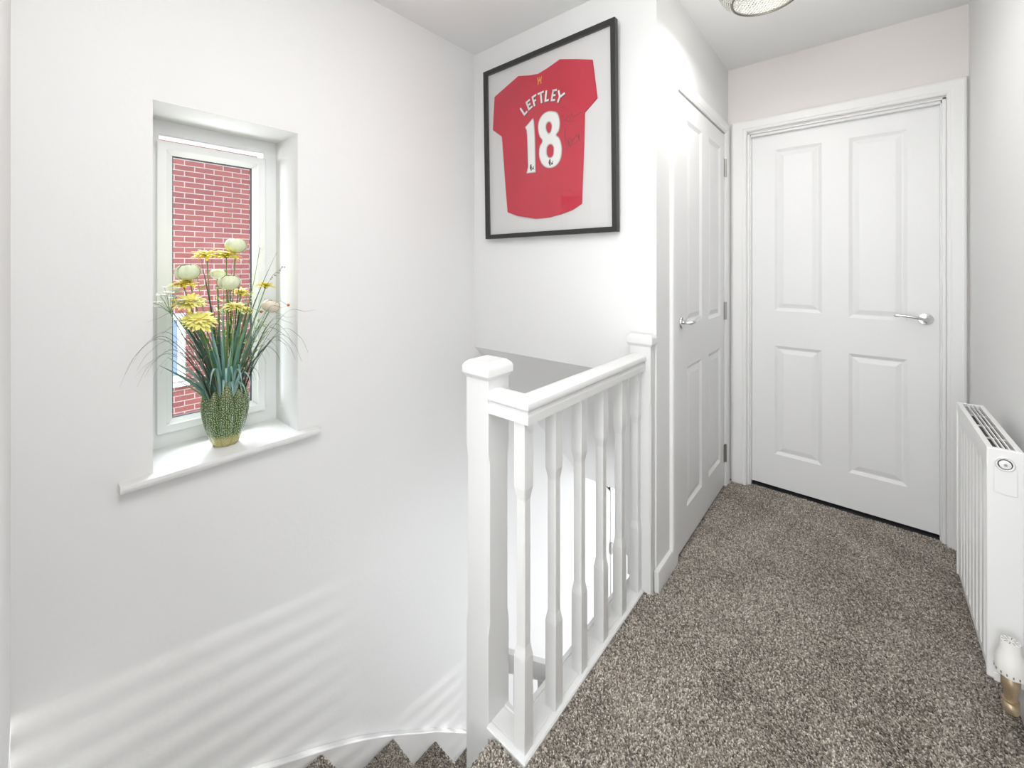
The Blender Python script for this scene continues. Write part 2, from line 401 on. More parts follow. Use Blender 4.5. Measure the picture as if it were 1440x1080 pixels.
struct(w, 'trim_3', GLOSS, 'white string board curving down the wall beside the stairs', 'trim', bevel=0.004)

# ------------------------------------------------------------------ staircase
st = empty('staircase', 'carpeted stairs turning down beside the window wall', 'staircase', loc=(-1.2, 1.0, GF))
NX, NY = -0.80, 0.85
R = 0.2183
lines = {0: ((-0.75, 0.80), (-0.75, -0.03)), 1: ((-0.82, 0.82), (-1.18, -0.03)), 2: ((-0.84, 0.84), (XL+0.025, 0.27)), 3: ((-0.84, 0.86), (XL+0.025, 0.735))}
ys = {4: 1.052}
for k in range(5, 12): ys[k] = 1.052+0.238*(k-4)
for k in range(4, 12): lines[k] = ((-0.84, ys[k]), (XL+0.025, ys[k]))
def tread(k):
    a, b = lines[k-1], lines[k]
    poly = [a[0], a[1]]
    if k == 1: poly = [a[0], (-0.75, -0.03), b[1], b[0]]
    elif k == 2: poly = [a[0], a[1], (XL+0.025, -0.03), b[1], b[0]]
    else: poly = [a[0], a[1], b[1], b[0]]
    return poly
for k in range(1, 12):
    z = -R*k+0.018; poly = tread(k)
    tb = MB().prism(poly, 'z', z-R-0.03, z)
    s_ = loc_build(tb, 'step', CBASE, st, bevel=0.012, seg=3)
    if 3 <= k <= 6:
        a, b = lines[k-1], lines[k]
        # pile over tread and down the riser (positions relative to the staircase base)
        off = np.array(st.location)
        ya0, ya1 = a[0][1], a[1][1]; yb0, yb1 = b[0][1], b[1][1]
        x0, x1 = -0.84, XL+0.025
        def tst(P, ya0=ya0, ya1=ya1, yb0=yb0, yb1=yb1, x0=x0, x1=x1):
            X = P[:, 0]+off[0]; Y = P[:, 1]+off[1]; t = (X-x0)/(x1-x0)
            return (Y > ya0+(ya1-ya0)*t) & (Y < yb0+(yb1-yb0)*t-0.003)
        lo = min(ya0, ya1); hi = max(yb0, yb1)
        d = np.array([x1-x0, yb1-yb0, 0]); n3 = np.array([-d[1], d[0], 0.0]); n3 /= np.linalg.norm(n3)
        if n3[1] < 0: n3 = -n3
        rects = [(np.array([x1, lo, z])-off, (x0-x1, 0, 0), (0, hi-lo, 0), (0, 0, 1), tst),
                 (np.array([x0, yb0, z-0.09])-off-n3*0.002, d, (0, 0, 0.085), n3, None),
                 (np.array([x0, yb0, z-0.006])-off-n3*0.004, d, n3*0.002+np.array([0, 0, 0.004]), (n3*0.7+np.array([0, 0, 0.7])), None)]
        pile('carpet_pile', s_, rects, 0.0042, h=0.008)
        s_.children[0].location = (0, 0, 0)

# ------------------------------------------------------------------ landing banister
bn = empty('banister', 'white painted landing banister with square newel and handrail', 'banister', loc=(-0.82, 0.852, -0.02))
def newel(x0, x1, y0, y1, zb, zt, c0, c1, ch=0.007):
    def oct_(c, z):
        x, X, y, Y = x0, x1, y0, y1
        return [(x+c,y,z),(X-c,y,z),(X,y+c,z),(X,Y-c,z),(X-c,Y,z),(x+c,Y,z),(x,Y-c,z),(x,y+c,z)]
    e = 0.0012
    return MB().sweep([oct_(e, zb), oct_(e, c0), oct_(ch, c0+0.035), oct_(ch, c1-0.035), oct_(e, c1), oct_(e, zt)])
n1 = loc_build(newel(-0.863, -0.777, 0.809, 0.895, -1.35, 0.945, 0.24, 0.745), 'newel_post', GLOSS, bn)
def cap(x0, x1, y0, y1, z):
    o = 0.009; m = MB()
    def rr(d, zz): return [(x0-d, y0-d, zz), (x1+d, y0-d, zz), (x1+d, y1+d, zz), (x0-d, y1+d, zz)]
    m.sweep([rr(0.002, z-0.008), rr(0.006, z), rr(o, z+0.003), rr(o, z+0.022), rr(o-0.003, z+0.030), rr(o-0.011, z+0.037), rr(-0.006, z+0.040)])
    return m
c1 = loc_build(cap(-0.863, -0.777, 0.809, 0.895, 0.945), 'newel_cap', GLOSS, n1, bevel=0.0015)
n2 = loc_build(newel(-0.706, -0.620, 1.535, 1.578, -0.02, 0.948, 0.24, 0.745, 0.006), 'newel_post', GLOSS, bn)
m2 = MB(); m2.sweep([[(-0.706-d, 1.535-d, z), (-0.620+d, 1.535-d, z), (-0.620+d, 1.579, z), (-0.706-d, 1.579, z)] for d, z in ((0.002, 0.940), (0.006, 0.948), (0.009, 0.951), (0.009, 0.970), (0.006, 0.978), (-0.002, 0.985))])
loc_build(m2, 'newel_cap', GLOSS, n2, bevel=0.0015)
# handrail : profile (outward offset, height), mitred at the corner
HX, HY_ = -0.670, 0.840           # centre lines
prof = [(0.030, 0.850), (0.030, 0.872), (0.026, 0.876), (0.024, 0.881), (0.027, 0.885), (0.033, 0.888), (0.0345, 0.896), (0.031, 0.904), (0.020, 0.910), (0, 0.9125),
        (-0.020, 0.910), (-0.031, 0.904), (-0.0345, 0.896), (-0.033, 0.888), (-0.027, 0.885), (-0.024, 0.881), (-0.026, 0.876), (-0.030, 0.872), (-0.030, 0.850)]
r = MB(); r.sweep([[(-0.777, HY_-o, z) for o, z in prof], [(HX+o, HY_-o, z) for o, z in prof], [(HX+o, 1.536, z) for o, z in prof]])
loc_build(r, 'handrail', GLOSS, bn, smooth=True, ang=35)
# base rail
bp_ = [(0.045, -0.022), (0.045, 0.002), (0.042, 0.006), (0.030, 0.007), (0.028, 0.003), (0.024, 0.003), (0.022, 0.005), (-0.022, 0.005), (-0.024, 0.003), (-0.028, 0.003), (-0.030, 0.007), (-0.042, 0.006), (-0.045, 0.002), (-0.045, -0.022)]
BX, BY = -0.690, 0.848
r = MB(); r.sweep([[(-0.777, BY-o, z) for o, z in bp_], [(BX+o, BY-o, z) for o, z in bp_], [(BX+o, 1.536, z) for o, z in bp_]])
loc_build(r, 'base_rail', GLOSS, bn)
def baluster(cx, cy, z0, z1, s1=0.018, s2=0.0138, a=0.24, b_=0.675):
    def sq(h, z, c): return [(cx-h+c,cy-h,z),(cx+h-c,cy-h,z),(cx+h,cy-h+c,z),(cx+h,cy+h-c,z),(cx+h-c,cy+h,z),(cx-h+c,cy+h,z),(cx-h,cy+h-c,z),(cx-h,cy-h+c,z)]
    e = 0.001
    return MB().sweep([sq(s1, z0, e), sq(s1, z0+a, e), sq(s2, z0+a+0.03, 0.003), sq(s2, z0+b_-0.03, 0.003), sq(s1, z0+b_, e), sq(s1, z1, e)])
for k in range(6):
    loc_build(baluster(-0.674, 0.834+0.1378*k, 0.004, 0.852), 'baluster', GLOSS, bn)

# lower flight banister, seen through the gaps
lb = empty('stair_banister', 'white banister of the lower stair flight seen through the landing balusters', 'banister', loc=(-0.82, 0.90, -1.1))
sl = -0.90
def srail(y0, y1, zc0, hh, ww, o=0.004):
    m = MB()
    pr = [(ww, -hh), (ww, hh*0.3), (ww*0.8, hh*0.8), (0, hh), (-ww*0.8, hh*0.8), (-ww, hh*0.3), (-ww, -hh)]
    m.sweep([[(-0.82+a, y, zc0+sl*(y-y0)+b) for a, b in pr] for y in (y0, y1)]); return m
loc_build(srail(0.895, 3.0, 0.105, 0.030, 0.030), 'handrail', GLOSS, lb, smooth=True, ang=35)
loc_build(srail(0.895, 3.0, -0.78, 0.11, 0.018), 'string', GLOSS, lb)
for k in range(14):
    y = 1.00+0.125*k; zt = 0.105+sl*(y-0.895)-0.02; zb = -0.78+sl*(y-0.895)+0.08
    loc_build(baluster(-0.82, y, zb, zt, 0.016, 0.012, 0.16, (zt-zb)-0.16), 'baluster', GLOSS, lb)

# ------------------------------------------------------------------ window
win = empty('window_1', 'small white casement window looking onto red brickwork', 'window', kind='structure', loc=(-1.84, 0.4485, 0.63))
def rectframe(y0, y1, z0, z1, wd, x0, x1, wb=None):
    m = MB(); wb = wb or wd
    def ring(d, db, x): return [(x, y0+d, z0+db), (x, y1-d, z0+db), (x, y1-d, z1-d), (x, y0+d, z1-d)]
    r0, r1, r2, r3 = ring(0, 0, x1), ring(wd, wb, x1), ring(wd, wb, x0), ring(0, 0, x0)
    vs = r0+r1+r2+r3; fs = []
    for a in range(4):
        for j in range(4):
            b = (a+1) % 4; k = (j+1) % 4; fs.append((a*4+j, a*4+k, b*4+k, b*4+j))
    return m.add(vs, fs)
loc_build(rectframe(0.236, 0.661, 0.625, 1.752, 0.052, -1.90, -1.830), 'window_frame', UPVC, win, bevel=0.003)
sash = rectframe(0.280, 0.613, 0.677, 1.677, 0.028, -1.86, -1.815)
sa = loc_build(sash, 'sash', UPVC, win, bevel=0.003)
# sloping inner bead of the sash
m = MB()
def rg(d, x): return [(x, 0.280+d, 0.677+d), (x, 0.613-d, 0.677+d), (x, 0.613-d, 1.677-d), (x, 0.280+d, 1.677-d)]
rs = [rg(0.027, -1.8185), rg(0.044, -1.833), rg(0.044, -1.845), rg(0.027, -1.845)]
fs = []
for a in range(4):
    for j in range(4): fs.append((a*4+j, a*4+(j+1) % 4, ((a+1) % 4)*4+(j+1) % 4, ((a+1) % 4)*4+j))
m.add(sum(rs, []), fs)
loc_build(m, 'glazing_bead', UPVC, sa)
gk = rectframe(0.322, 0.571, 0.719, 1.635, 0.004, -1.850, -1.834)
loc_build(gk, 'gasket', RUBBER, win)
loc_build(MB().box(-1.852, -1.846, 0.31, 0.583, 0.707, 1.647), 'pane', GLASS, win)
# internal sill
m = MB(); sx = XL+0.036
def sill_ring(y, back):
    return [(back, y, 0.605), (back, y, 0.630), (sx-0.010, y, 0.630), (sx-0.003, y, 0.627), (sx, y, 0.6195), (sx, y, 0.6155), (sx-0.003, y, 0.608), (sx-0.010, y, 0.605)]
m.sweep([sill_ring(0.166, XL+0.0005), sill_ring(wy0+0.0005, XL+0.0005), sill_ring(wy0+0.0006, -1.832), sill_ring(wy1-0.0006, -1.832), sill_ring(wy1-0.0005, XL+0.0005), sill_ring(0.727, XL+0.0005)])
loc_build(m, 'window_sill', GLOSS, win, smooth=True, ang=30)

# ------------------------------------------------------------------ doors
def panel_leaf(W, H, T, panels):
    """front face on local y=0 facing -y; x 0..W, z 0..H"""
    m = MB()
    xs = sorted({0, W}|{p[0] for p in panels}|{p[1] for p in panels}); zs = sorted({0, H}|{p[2] for p in panels}|{p[3] for p in panels})
    # cells that are not inside a panel
    for i in range(len(xs)-1):
        for j in range(len(zs)-1):
            cx, cz = (xs[i]+xs[i+1])/2, (zs[j]+zs[j+1])/2
            if any(p[0] < cx < p[1] and p[2] < cz < p[3] for p in panels): continue
            m.add([(xs[i],0,zs[j]),(xs[i+1],0,zs[j]),(xs[i+1],0,zs[j+1]),(xs[i],0,zs[j+1])], [(0,1,2,3)])
    for p in panels:
        st = [(0, 0), (0.006, 0.0035), (0.015, 0.0085), (0.019, 0.0088), (0.040, 0.0030), (0.043, 0.0026)]
        rings = [[(p[0]+d, y, p[2]+d), (p[1]-d, y, p[2]+d), (p[1]-d, y, p[3]-d), (p[0]+d, y, p[3]-d)] for d, y in st]
        o = len(m.v); m.v += sum(rings, [])
        for a in range(len(rings)-1):
            for j in range(4): m.f.append((o+a*4+j, o+a*4+(j+1) % 4, o+a*4+4+(j+1) % 4, o+a*4+4+j))
        k = o+(len(rings)-1)*4; m.f.append((k, k+1, k+2, k+3))
    m.add([(0,0,0),(W,0,0),(W,0,H),(0,0,H),(0,T,0),(W,T,0),(W,T,H),(0,T,H)], [(1,5,6,2),(0,3,7,4),(0,4,5,1),(3,2,6,7),(4,7,6,5)])
    return m
# wide door in the end wall
d1 = empty('door_1', 'white four-panel door in the end wall with curved lever', 'door', kind='structure', loc=(-0.12, 2.72, 0))
pn = [(0.113, 0.325, 0.182, 0.790), (0.435, 0.652, 0.182, 0.790), (0.113, 0.325, 0.985, 1.888), (0.435, 0.652, 0.972, 1.888)]
pn = [(a+0.008, b+0.008, c, d) for a, b, c, d in pn]
L1 = panel_leaf(0.776, 1.984, 0.035, pn)
L1.v = [(x-0.508, y+2.72, z+0.014) for x, y, z in L1.v]
lf1 = loc_build(L1, 'door_leaf', DOORW, d1, recalc=False)
def arch_side(y0, x_in, x_out, zi, zo, xl, xr, zbot):
    pass
def architrave(u0, u1, zi, wd, th, to3, wl=None, wr=None):
    """legs and head around an opening u0..u1, top zi; profile stepped; to3(u,t,z)->world where t is projection from the wall"""
    wl = wl or wd; wr = wr or wd
    m = MB()
    prof = [(0, 0), (0, 0.55), (0.10, 0.80), (0.20, 0.80), (0.24, 0.90), (0.30, 1.0), (0.85, 1.0), (0.97, 0.85), (1.0, 0.7), (1.0, 0)]
    rings = []
    for (uu, zz, su, sz) in ((u0, -0.012, -1, 0), (u0, zi, -1, 1), (u1, zi, 1, 1), (u1, -0.012, 1, 0)):
        wq = wl if su < 0 else wr
        rings.append([to3(uu+su*wq*a, th*b, zz+sz*wd*a) for a, b in prof])
    return m.sweep(rings)
m = architrave(-0.517, 0.276, 2.016, 0.064, 0.020, lambda u, t, z: (u, YB-t, z), wl=0.078, wr=0.062)
loc_build(m, 'architrave', TRIM, d1)
m = MB()
m.box(-0.515, -0.503, YB-0.004, 2.80, -0.012, 2.008); m.box(0.263, 0.275, YB-0.004, 2.80, -0.012, 2.008); m.box(-0.515, 0.275, YB-0.004, 2.80, 2.000, 2.008)
m.box(-0.504, -0.499, 2.692, 2.7195, -0.012, 2.002); m.box(0.259, 0.264, 2.692, 2.7195, -0.012, 2.002); m.box(-0.504, 0.264, 2.692, 2.7195, 1.988, 2.002)
loc_build(m, 'door_lining', TRIM, d1, bevel=0.001)
def lever(name, parent, c, out, along, length, mt):
    """round rose on the leaf at c; out = normal, along = direction of the lever"""
    c, out, along = Vector(c), Vector(out), Vector(along); up = Vector((0,0,1))
    M = Matrix((along, up, out)).transposed().to_4x4(); M.translation = c
    m = MB(); m.lathe([(0.0, 0.0), (0.027, 0.0), (0.027, 0.005), (0.025, 0.0075), (0.012, 0.0085), (0.010, 0.009), (0.0, 0.009)], n=32)
    h = loc_build_xf(m, name, mt, parent, M, smooth=True)
    lv = MB(); path = smooth_path([(0, 0, 0.006), (0, 0, 0.026), (0.004, 0.001, 0.042), (0.018, 0.004, 0.050), (0.045, 0.010, 0.052), (0.08, 0.014, 0.051), (length, 0.014, 0.049)], 5)
    n = len(path); lv.tube(path, [0.0085-0.0015*min(1, i/(n*0.5)) for i in range(n-1)]+[0.0045], 12)
    loc_build_xf(lv, 'lever', mt, h, M, smooth=True)
    return h
def loc_build_xf(mb, name, m, parent, M, **k):
    mb.v = [tuple(M @ Vector(v)) for v in mb.v]
    return loc_build(mb, name, m, parent, **k)
lever('door_handle', d1, (0.214, 2.72, 1.002), (0, -1, 0), (-1, 0, 0), 0.112, CHROME)
# cupboard door in the long wall
d2 = empty('door_2', 'narrow-looking white four-panel door beside the banister', 'door', kind='structure', loc=(XC, 2.19, 0))
pn = [(0.125, 0.347, 0.160, 0.790), (0.462, 0.690, 0.160, 0.790), (0.125, 0.347, 0.985, 1.903), (0.462, 0.690, 0.970, 1.903)]
L2 = panel_leaf(0.775, 1.992, 0.035, pn)
L2.v = [(XC+0.004-y, x+1.803, z+0.006) for x, y, z in L2.v]
lf2 = loc_build(L2, 'door_leaf', DOORW, d2)
m = architrave(1.797, 2.584, 2.006, 0.062, 0.016, lambda u, t, z: (XC+t, u, z), wl=0.076, wr=0.072)
loc_build(m, 'architrave', TRIM, d2)
lever('door_handle', d2, (XC+0.004, 1.852, 1.004), (1, 0, 0), (0, 1, 0), 0.112, CHROME)
for z in (1.809, 0.995, 0.185):
    m = MB(); m.box(XC+0.002, XC+0.0065, 2.560, 2.590, z-0.050, z+0.050); 
    m.lathe([(0.0, -0.05), (0.006, -0.05), (0.006, 0.05), (0.0, 0.05)], c=(XC+0.010, 2.581, z), n=12)
    loc_build(m, 'hinge', STEEL, d2, smooth=True)
# ground floor door low in the stairwell wall
d3 = empty('door_3', 'white door at the foot of the stairs glimpsed between balusters', 'door', kind='structure', loc=(XL, 3.5, GF))
m = MB().box(XL+0.001, XL+0.010, 3.155, 3.915, GF+0.01, GF+1.99)
loc_build(m, 'door_leaf', DOORW, d3, bevel=0.001)
m = architrave(3.150, 3.920, GF+1.995, 0.065, 0.016, lambda u, t, z: (XL+t, u, z if z > GF+1 else GF))
loc_build(m, 'architrave', TRIM, d3)
for z in (GF+1.52, GF+0.25):
    loc_build(MB().box(XL+0.009, XL+0.020, 3.140, 3.166, z-0.045, z+0.045), 'hinge', STEEL, d3)

# ------------------------------------------------------------------ framed shirt
fr = empty('framed_shirt', 'black framed red football shirt number 18 on the wall over the stairs', 'picture', loc=(-1.13, YP, 1.39))
tilt = Matrix.Translation((0, YP-0.012, 1.39)) @ Matrix.Rotation(math.radians(1.2), 4, 'X') @ Matrix.Translation((0, -(YP-0.012), -1.39))
PYF = YP-0.012   # back of the frame
def plane_build(mb, name, m, parent, **k): return loc_build_xf(mb, name, m, parent, tilt, **k)
m = MB()
fx0, fx1, fz0, fz1 = -1.499, -0.762, 1.390, 2.249
def fring(d, y): return [(fx0+d, y, fz0+d), (fx1-d, y, fz0+d), (fx1-d, y, fz1-d), (fx0+d, y, fz1-d)]
rs = [fring(0, PYF), fring(0, PYF-0.028), fring(0.021, PYF-0.028), fring(0.021, PYF-0.010), fring(0.010, PYF)]
fs = []
for a in range(len(rs)):
    for j in range(4): fs.append((a*4+j, a*4+(j+1) % 4, ((a+1) % len(rs))*4+(j+1) % 4, ((a+1) % len(rs))*4+j))
m.add(sum(rs, []), fs)
fo = plane_build(m, 'frame', BLACK, fr, bevel=0.0015)
mb_ = plane_build(MB().box(fx0+0.012, fx1-0.012, PYF-0.009, PYF-0.003, fz0+0.012, fz1-0.012), 'mount_board', MAT_B, fr)
def curve_shape(name, splines, y, ext, m, parent, offset=0.0, smooth=True, bev=0.0, **props):
    """flat shape from closed outlines in the picture plane"""
    cu = bpy.data.curves.new(name, 'CURVE'); cu.dimensions = '2D'; cu.fill_mode = 'BOTH'; cu.extrude = ext; cu.offset = offset; cu.bevel_depth = bev; cu.bevel_resolution = 2
    for pts, rnd in splines:
        if rnd:
            s = cu.splines.new('BEZIER'); s.bezier_points.add(len(pts)-1)
            for p, q in zip(s.bezier_points, pts): p.co = (q[0], q[1], 0); p.handle_left_type = p.handle_right_type = 'AUTO'
            s.resolution_u = 6
        else:
            s = cu.splines.new('POLY'); s.points.add(len(pts)-1)
            for p, q in zip(s.points, pts): p.co = (q[0], q[1], 0, 1)
        s.use_cyclic_u = True
    ob = bpy.data.objects.new('tmp', cu); COL.objects.link(ob)
    dg = bpy.context.evaluated_depsgraph_get(); dg.update()
    me = bpy.data.meshes.new_from_object(ob.evaluated_get(dg)); bpy.data.objects.remove(ob); bpy.data.curves.remove(cu)
    mb = MB(); mb.v = [(v.co.x, y-v.co.z, v.co.y) for v in me.vertices]; mb.f = [tuple(p.vertices) for p in me.polygons]
    bpy.data.meshes.remove(me)
    return plane_build(mb, name, m, parent, **props)
sh = [(-1.274, 2.168), (-1.207, 2.151), (-1.156, 2.143), (-1.106, 2.152), (-1.034, 2.171), (-0.949, 2.144), (-0.872, 2.117), (-0.851, 1.952), (-0.912, 1.906), (-0.917, 1.774), (-0.928, 1.588), (-0.931, 1.52), (-0.977, 1.498), (-1.034, 1.484), (-1.106, 1.473), (-1.181, 1.473), (-1.288, 1.494), (-1.355, 1.518), (-1.366, 1.642), (-1.376, 1.774), (-1.386, 1.899), (-1.447, 1.945), (-1.432, 2.109), (-1.358, 2.137)]
YS = PYF-0.0125
# mount opening edge and the shirt itself
shirt = curve_shape('shirt', [(sh, False)], YS, 0.0030, RED, fr)
YT = YS-0.0034
def strokes(paths, wd, y, th):
    m = MB()
    for P in paths:
        for i in range(len(P)-1):
            a, b = Vector((P[i][0], 0, P[i][1])), Vector((P[i+1][0], 0, P[i+1][1])); d = (b-a).normalized(); n = Vector((-d.z, 0, d.x))*wd/2
            a = a-d*(wd/2 if i > 0 else wd*0.12); b = b+d*(wd/2 if i < len(P)-2 else wd*0.12)
            q = [a-n, b-n, b+n, a+n]
            m.add([(p.x, y, p.z) for p in q]+[(p.x, y-th, p.z) for p in q], [(4,5,6,7),(0,1,5,4),(1,2,6,5),(2,3,7,6),(3,0,4,7)])
    return m
letters = {'l': [[(-1.263, 2.009), (-1.238, 1.974), (-1.222, 1.985)]], 'e': [[(-1.205, 2.036), (-1.225, 2.028), (-1.210, 1.992), (-1.191, 2.001)], [(-1.218, 2.010), (-1.202, 2.017)]],
 'f': [[(-1.168, 2.049), (-1.189, 2.043), (-1.177, 2.0)], [(-1.183, 2.022), (-1.169, 2.026)]], 't': [[(-1.157, 2.049), (-1.124, 2.052)], [(-1.141, 2.050), (-1.136, 2.004)]],
 'l2': [[(-1.109, 2.052), (-1.115, 2.007), (-1.097, 2.007)]], 'e2': [[(-1.052, 2.040), (-1.071, 2.042), (-1.080, 2.001), (-1.062, 1.998)], [(-1.076, 2.022), (-1.060, 2.019)]], 'y': [[(-1.042, 2.034), (-1.035, 2.004), (-1.010, 2.014)], [(-1.036, 2.006), (-1.047, 1.983)]]}
allp = sum(letters.values(), [])
plane_build(strokes([[(x+0.0022, z-0.0022) for x, z in P] for P in allp], 0.0115, YT, 0.0004), 'name_shadow', DARKP, shirt)
plane_build(strokes(allp, 0.0092, YT-0.0004, 0.0006), 'name_lettering', WHITEP, shirt, label='white arched LEFTLEY lettering')
one = [(-1.229, 1.911), (-1.190, 1.938), (-1.187, 1.930), (-1.182, 1.86), (-1.181, 1.695), (-1.224, 1.697), (-1.216, 1.722), (-1.219, 1.868), (-1.222, 1.898)]
e8 = [(-1.077, 1.946), (-1.056, 1.935), (-1.044, 1.909), (-1.042, 1.878), (-1.049, 1.856), (-1.062, 1.840), (-1.047, 1.823), (-1.035, 1.792), (-1.033, 1.761), (-1.042, 1.727), (-1.065, 1.706), (-1.100, 1.703), (-1.127, 1.717), (-1.145, 1.745), (-1.15, 1.782), (-1.145, 1.805), (-1.130, 1.828), (-1.145, 1.853), (-1.153, 1.882), (-1.15, 1.918), (-1.132, 1.942), (-1.106, 1.951)]
h1 = [(-1.096, 1.912), (-1.080, 1.898), (-1.079, 1.871), (-1.094, 1.850), (-1.113, 1.868), (-1.117, 1.891), (-1.110, 1.907)]
h2 = [(-1.091, 1.809), (-1.072, 1.797), (-1.068, 1.767), (-1.076, 1.745), (-1.094, 1.740), (-1.110, 1.752), (-1.115, 1.779), (-1.108, 1.802)]
def grow(pts, d):
    cx = sum(p[0] for p in pts)/len(pts); cz = sum(p[1] for p in pts)/len(pts); out = []
    n = len(pts)
    ar = sum(pts[i][0]*pts[(i+1) % n][1]-pts[(i+1) % n][0]*pts[i][1] for i in range(n))
    sg = 1 if ar > 0 else -1
    for i in range(n):
        a, b, c = Vector(pts[i-1]), Vector(pts[i]), Vector(pts[(i+1) % n])
        t1 = (b-a).normalized(); t2 = (c-b).normalized()
        n1_ = Vector((t1.y, -t1.x))*sg; n2_ = Vector((t2.y, -t2.x))*sg; bi = n1_+n2_
        bi = bi.normalized() if bi.length > 1e-6 else n1_
        k = min(1.8, 1/max(0.4, bi.dot(n1_))); out.append((b.x+bi.x*d*k, b.y+bi.y*d*k))
    return out
curve_shape('number_border', [(grow(one, 0.0065), False)], YT-0.0002, 0.0002, GREYP, shirt, label='dark grey outline of the number')
curve_shape('number_border', [(grow(e8, 0.0060), True), (grow(h1, -0.006), True), (grow(h2, -0.006), True)], YT-0.0002, 0.0002, GREYP, shirt, label='dark grey outline of the number')
def mid(name, sp_, g, mt, y): curve_shape(name, sp_, y, 0.0002, mt, shirt)
SILV = mat('silver_line_print', (0.62, 0.60, 0.60), 0.5)
curve_shape('number_line', [(grow(one, 0.0045), False)], YT-0.0006, 0.0002, SILV, shirt)
curve_shape('number_line', [(grow(e8, 0.0042), True), (grow(h1, -0.0042), True), (grow(h2, -0.0042), True)], YT-0.0006, 0.0002, SILV, shirt)
curve_shape('squad_number', [(grow(one, 0.0006), False)], YT-0.0012, 0.0004, WHITEP, shirt, label='white figure 1')
curve_shape('squad_number', [(e8, True), (h1, True), (h2, True)], YT-0.0012, 0.0004, WHITEP, shirt, label='white figure 8')
# small black lion marks on the feet of the figures
def lion(cx, cz, s):
    a = [(-0.9, -0.2), (-0.75, 0.6), (-0.55, 1.15), (-0.15, 1.25), (0.0, 0.9), (-0.1, 0.5), (0.1, 0.1), (-0.05, -0.4), (0.05, -1.0), (-0.3, -1.3), (-0.55, -1.15), (-0.45, -0.6), (-0.7, -0.7)]
    b = [(0.2, -0.9), (0.25, -0.2), (0.45, 0.0), (0.5, -0.4), (0.7, -0.1), (0.75, 0.5), (0.95, 0.55), (0.95, -0.3), (1.0, -0.95), (0.6, -0.85)]
    return [([(cx+x*s, cz+z*s) for x, z in a], False), ([(cx+x*s, cz+z*s) for x, z in b], False)]
curve_shape('league_mark', lion(-1.198, 1.716, 0.0125), YT-0.0018, 0.0002, DARKP, shirt)
curve_shape('league_mark', lion(-1.089, 1.722, 0.0125), YT-0.0018, 0.0002, DARKP, shirt)
# amber bird crest at the neck
bx, bz = -1.148, 2.110
bird = [(-0.9, 0.9), (-0.55, 1.0), (-0.35, 0.35), (-0.1, 0.15), (-0.05, 0.75), (0.1, 1.05), (0.2, 0.75), (0.15, 0.15), (0.45, 0.35), (0.75, 1.0), (1.0, 0.75), (0.7, 0.0), (0.75, -0.8), (1.0, -0.95), (0.4, -1.0), (0.4, -0.35), (0.1, -0.15), (-0.25, -0.3), (-0.35, -1.05), (-0.8, -1.0), (-0.6, -0.6), (-0.6, 0.1)]
curve_shape('bird_crest', [([(bx+x*0.0150, bz+z*0.0170) for x, z in bird], False)], YT-0.0002, 0.0002, GOLD, shirt, label='amber bird crest')
# autograph
rs_ = random.Random(3)
def scrib(x0, z0, x1, z1, n, amp):
    return [(x0+(x1-x0)*i/n+rs_.uniform(-1, 1)*amp*0.4, z0+(z1-z0)*i/n+rs_.uniform(-1, 1)*amp) for i in range(n+1)]
sg = [scrib(-1.028, 1.952, -1.012, 1.955, 4, 0.004), scrib(-1.030, 1.918, -1.018, 1.912, 4, 0.006), scrib(-1.020, 1.897, -0.985, 1.905, 6, 0.007), [(-0.985, 1.89), (-0.975, 1.918), (-0.968, 1.898), (-0.945, 1.905), (-0.920, 1.912)],
      scrib(-1.005, 1.890, -0.955, 1.880, 8, 0.004), [(-1.008, 1.86), (-1.012, 1.83), (-1.008, 1.80), (-1.0, 1.762)], scrib(-1.005, 1.800, -0.935, 1.815, 10, 0.011), scrib(-1.000, 1.792, -0.945, 1.790, 9, 0.010), [(-0.995, 1.775), (-0.992, 1.80), (-0.983, 1.77), (-0.97, 1.80)], [(-0.945, 1.822), (-0.940, 1.79), (-0.936, 1.815)]]
plane_build(strokes(sg, 0.0014, YT, 0.0003), 'autograph', INK, shirt, label='faint black autograph')
plane_build(MB().box(fx0+0.018, fx1-0.018, PYF-0.0235, PYF-0.0215, fz0+0.018, fz1-0.018), 'glass', PGLASS, fr)

# ------------------------------------------------------------------ radiator
rd = empty('radiator', 'white panel radiator with grille top on the right wall', 'radiator', loc=(0.27, 1.86, 0.18))
ry0, ry1, rz0, rz1, rx0, rx1 = 1.625, 2.090, 0.185, 0.780, 0.240, 0.302
# front panel with pressed flutes
m = MB(); prof = []; y = ry0+0.004; prof.append((y, 0)); y += 0.028
N = 8; pitch = (ry1-ry0-0.062)/N
for k in range(N):
    prof += [(y, 0.0), (y+pitch*0.16, 0.011), (y+pitch*0.42, 0.011), (y+pitch*0.58, 0.0)]; y += pitch
prof.append((ry1-0.004, 0))
def prow(z, dep): return [(rx0+0.004+d*dep, yy, z) for yy, d in prof]
rows = [prow(rz0+0.004, 0), prow(rz0+0.022, 0), prow(rz0+0.036, 1), prow(rz1-0.075, 1), prow(rz1-0.058, 0), prow(rz1-0.020, 0)]
rows.append([(rx0+0.016, yy, z) for (x, yy, z) in prow(rz1-0.020, 0)]); rows.append([(rx0+0.016, yy, z) for (x, yy, z) in prow(rz0+0.004, 0)])
m.sweep(rows, closed=False, cap=False)
loc_build(m, 'front_panel', RADW, rd, smooth=True, ang=30)
m = MB().box(rx1-0.006, rx1, ry0+0.003, ry1-0.003, rz0+0.004, rz1-0.020)
loc_build(m, 'rear_panel', RADW, rd)
# convector fins
m = MB()
for k in range(26): m.box(rx0+0.018, rx1-0.008, ry0+0.02+k*0.0168, ry0+0.0212+k*0.0168, rz0+0.03, rz1-0.03)
loc_build(m, 'convector_fins', RADD, rd, kind='stuff')
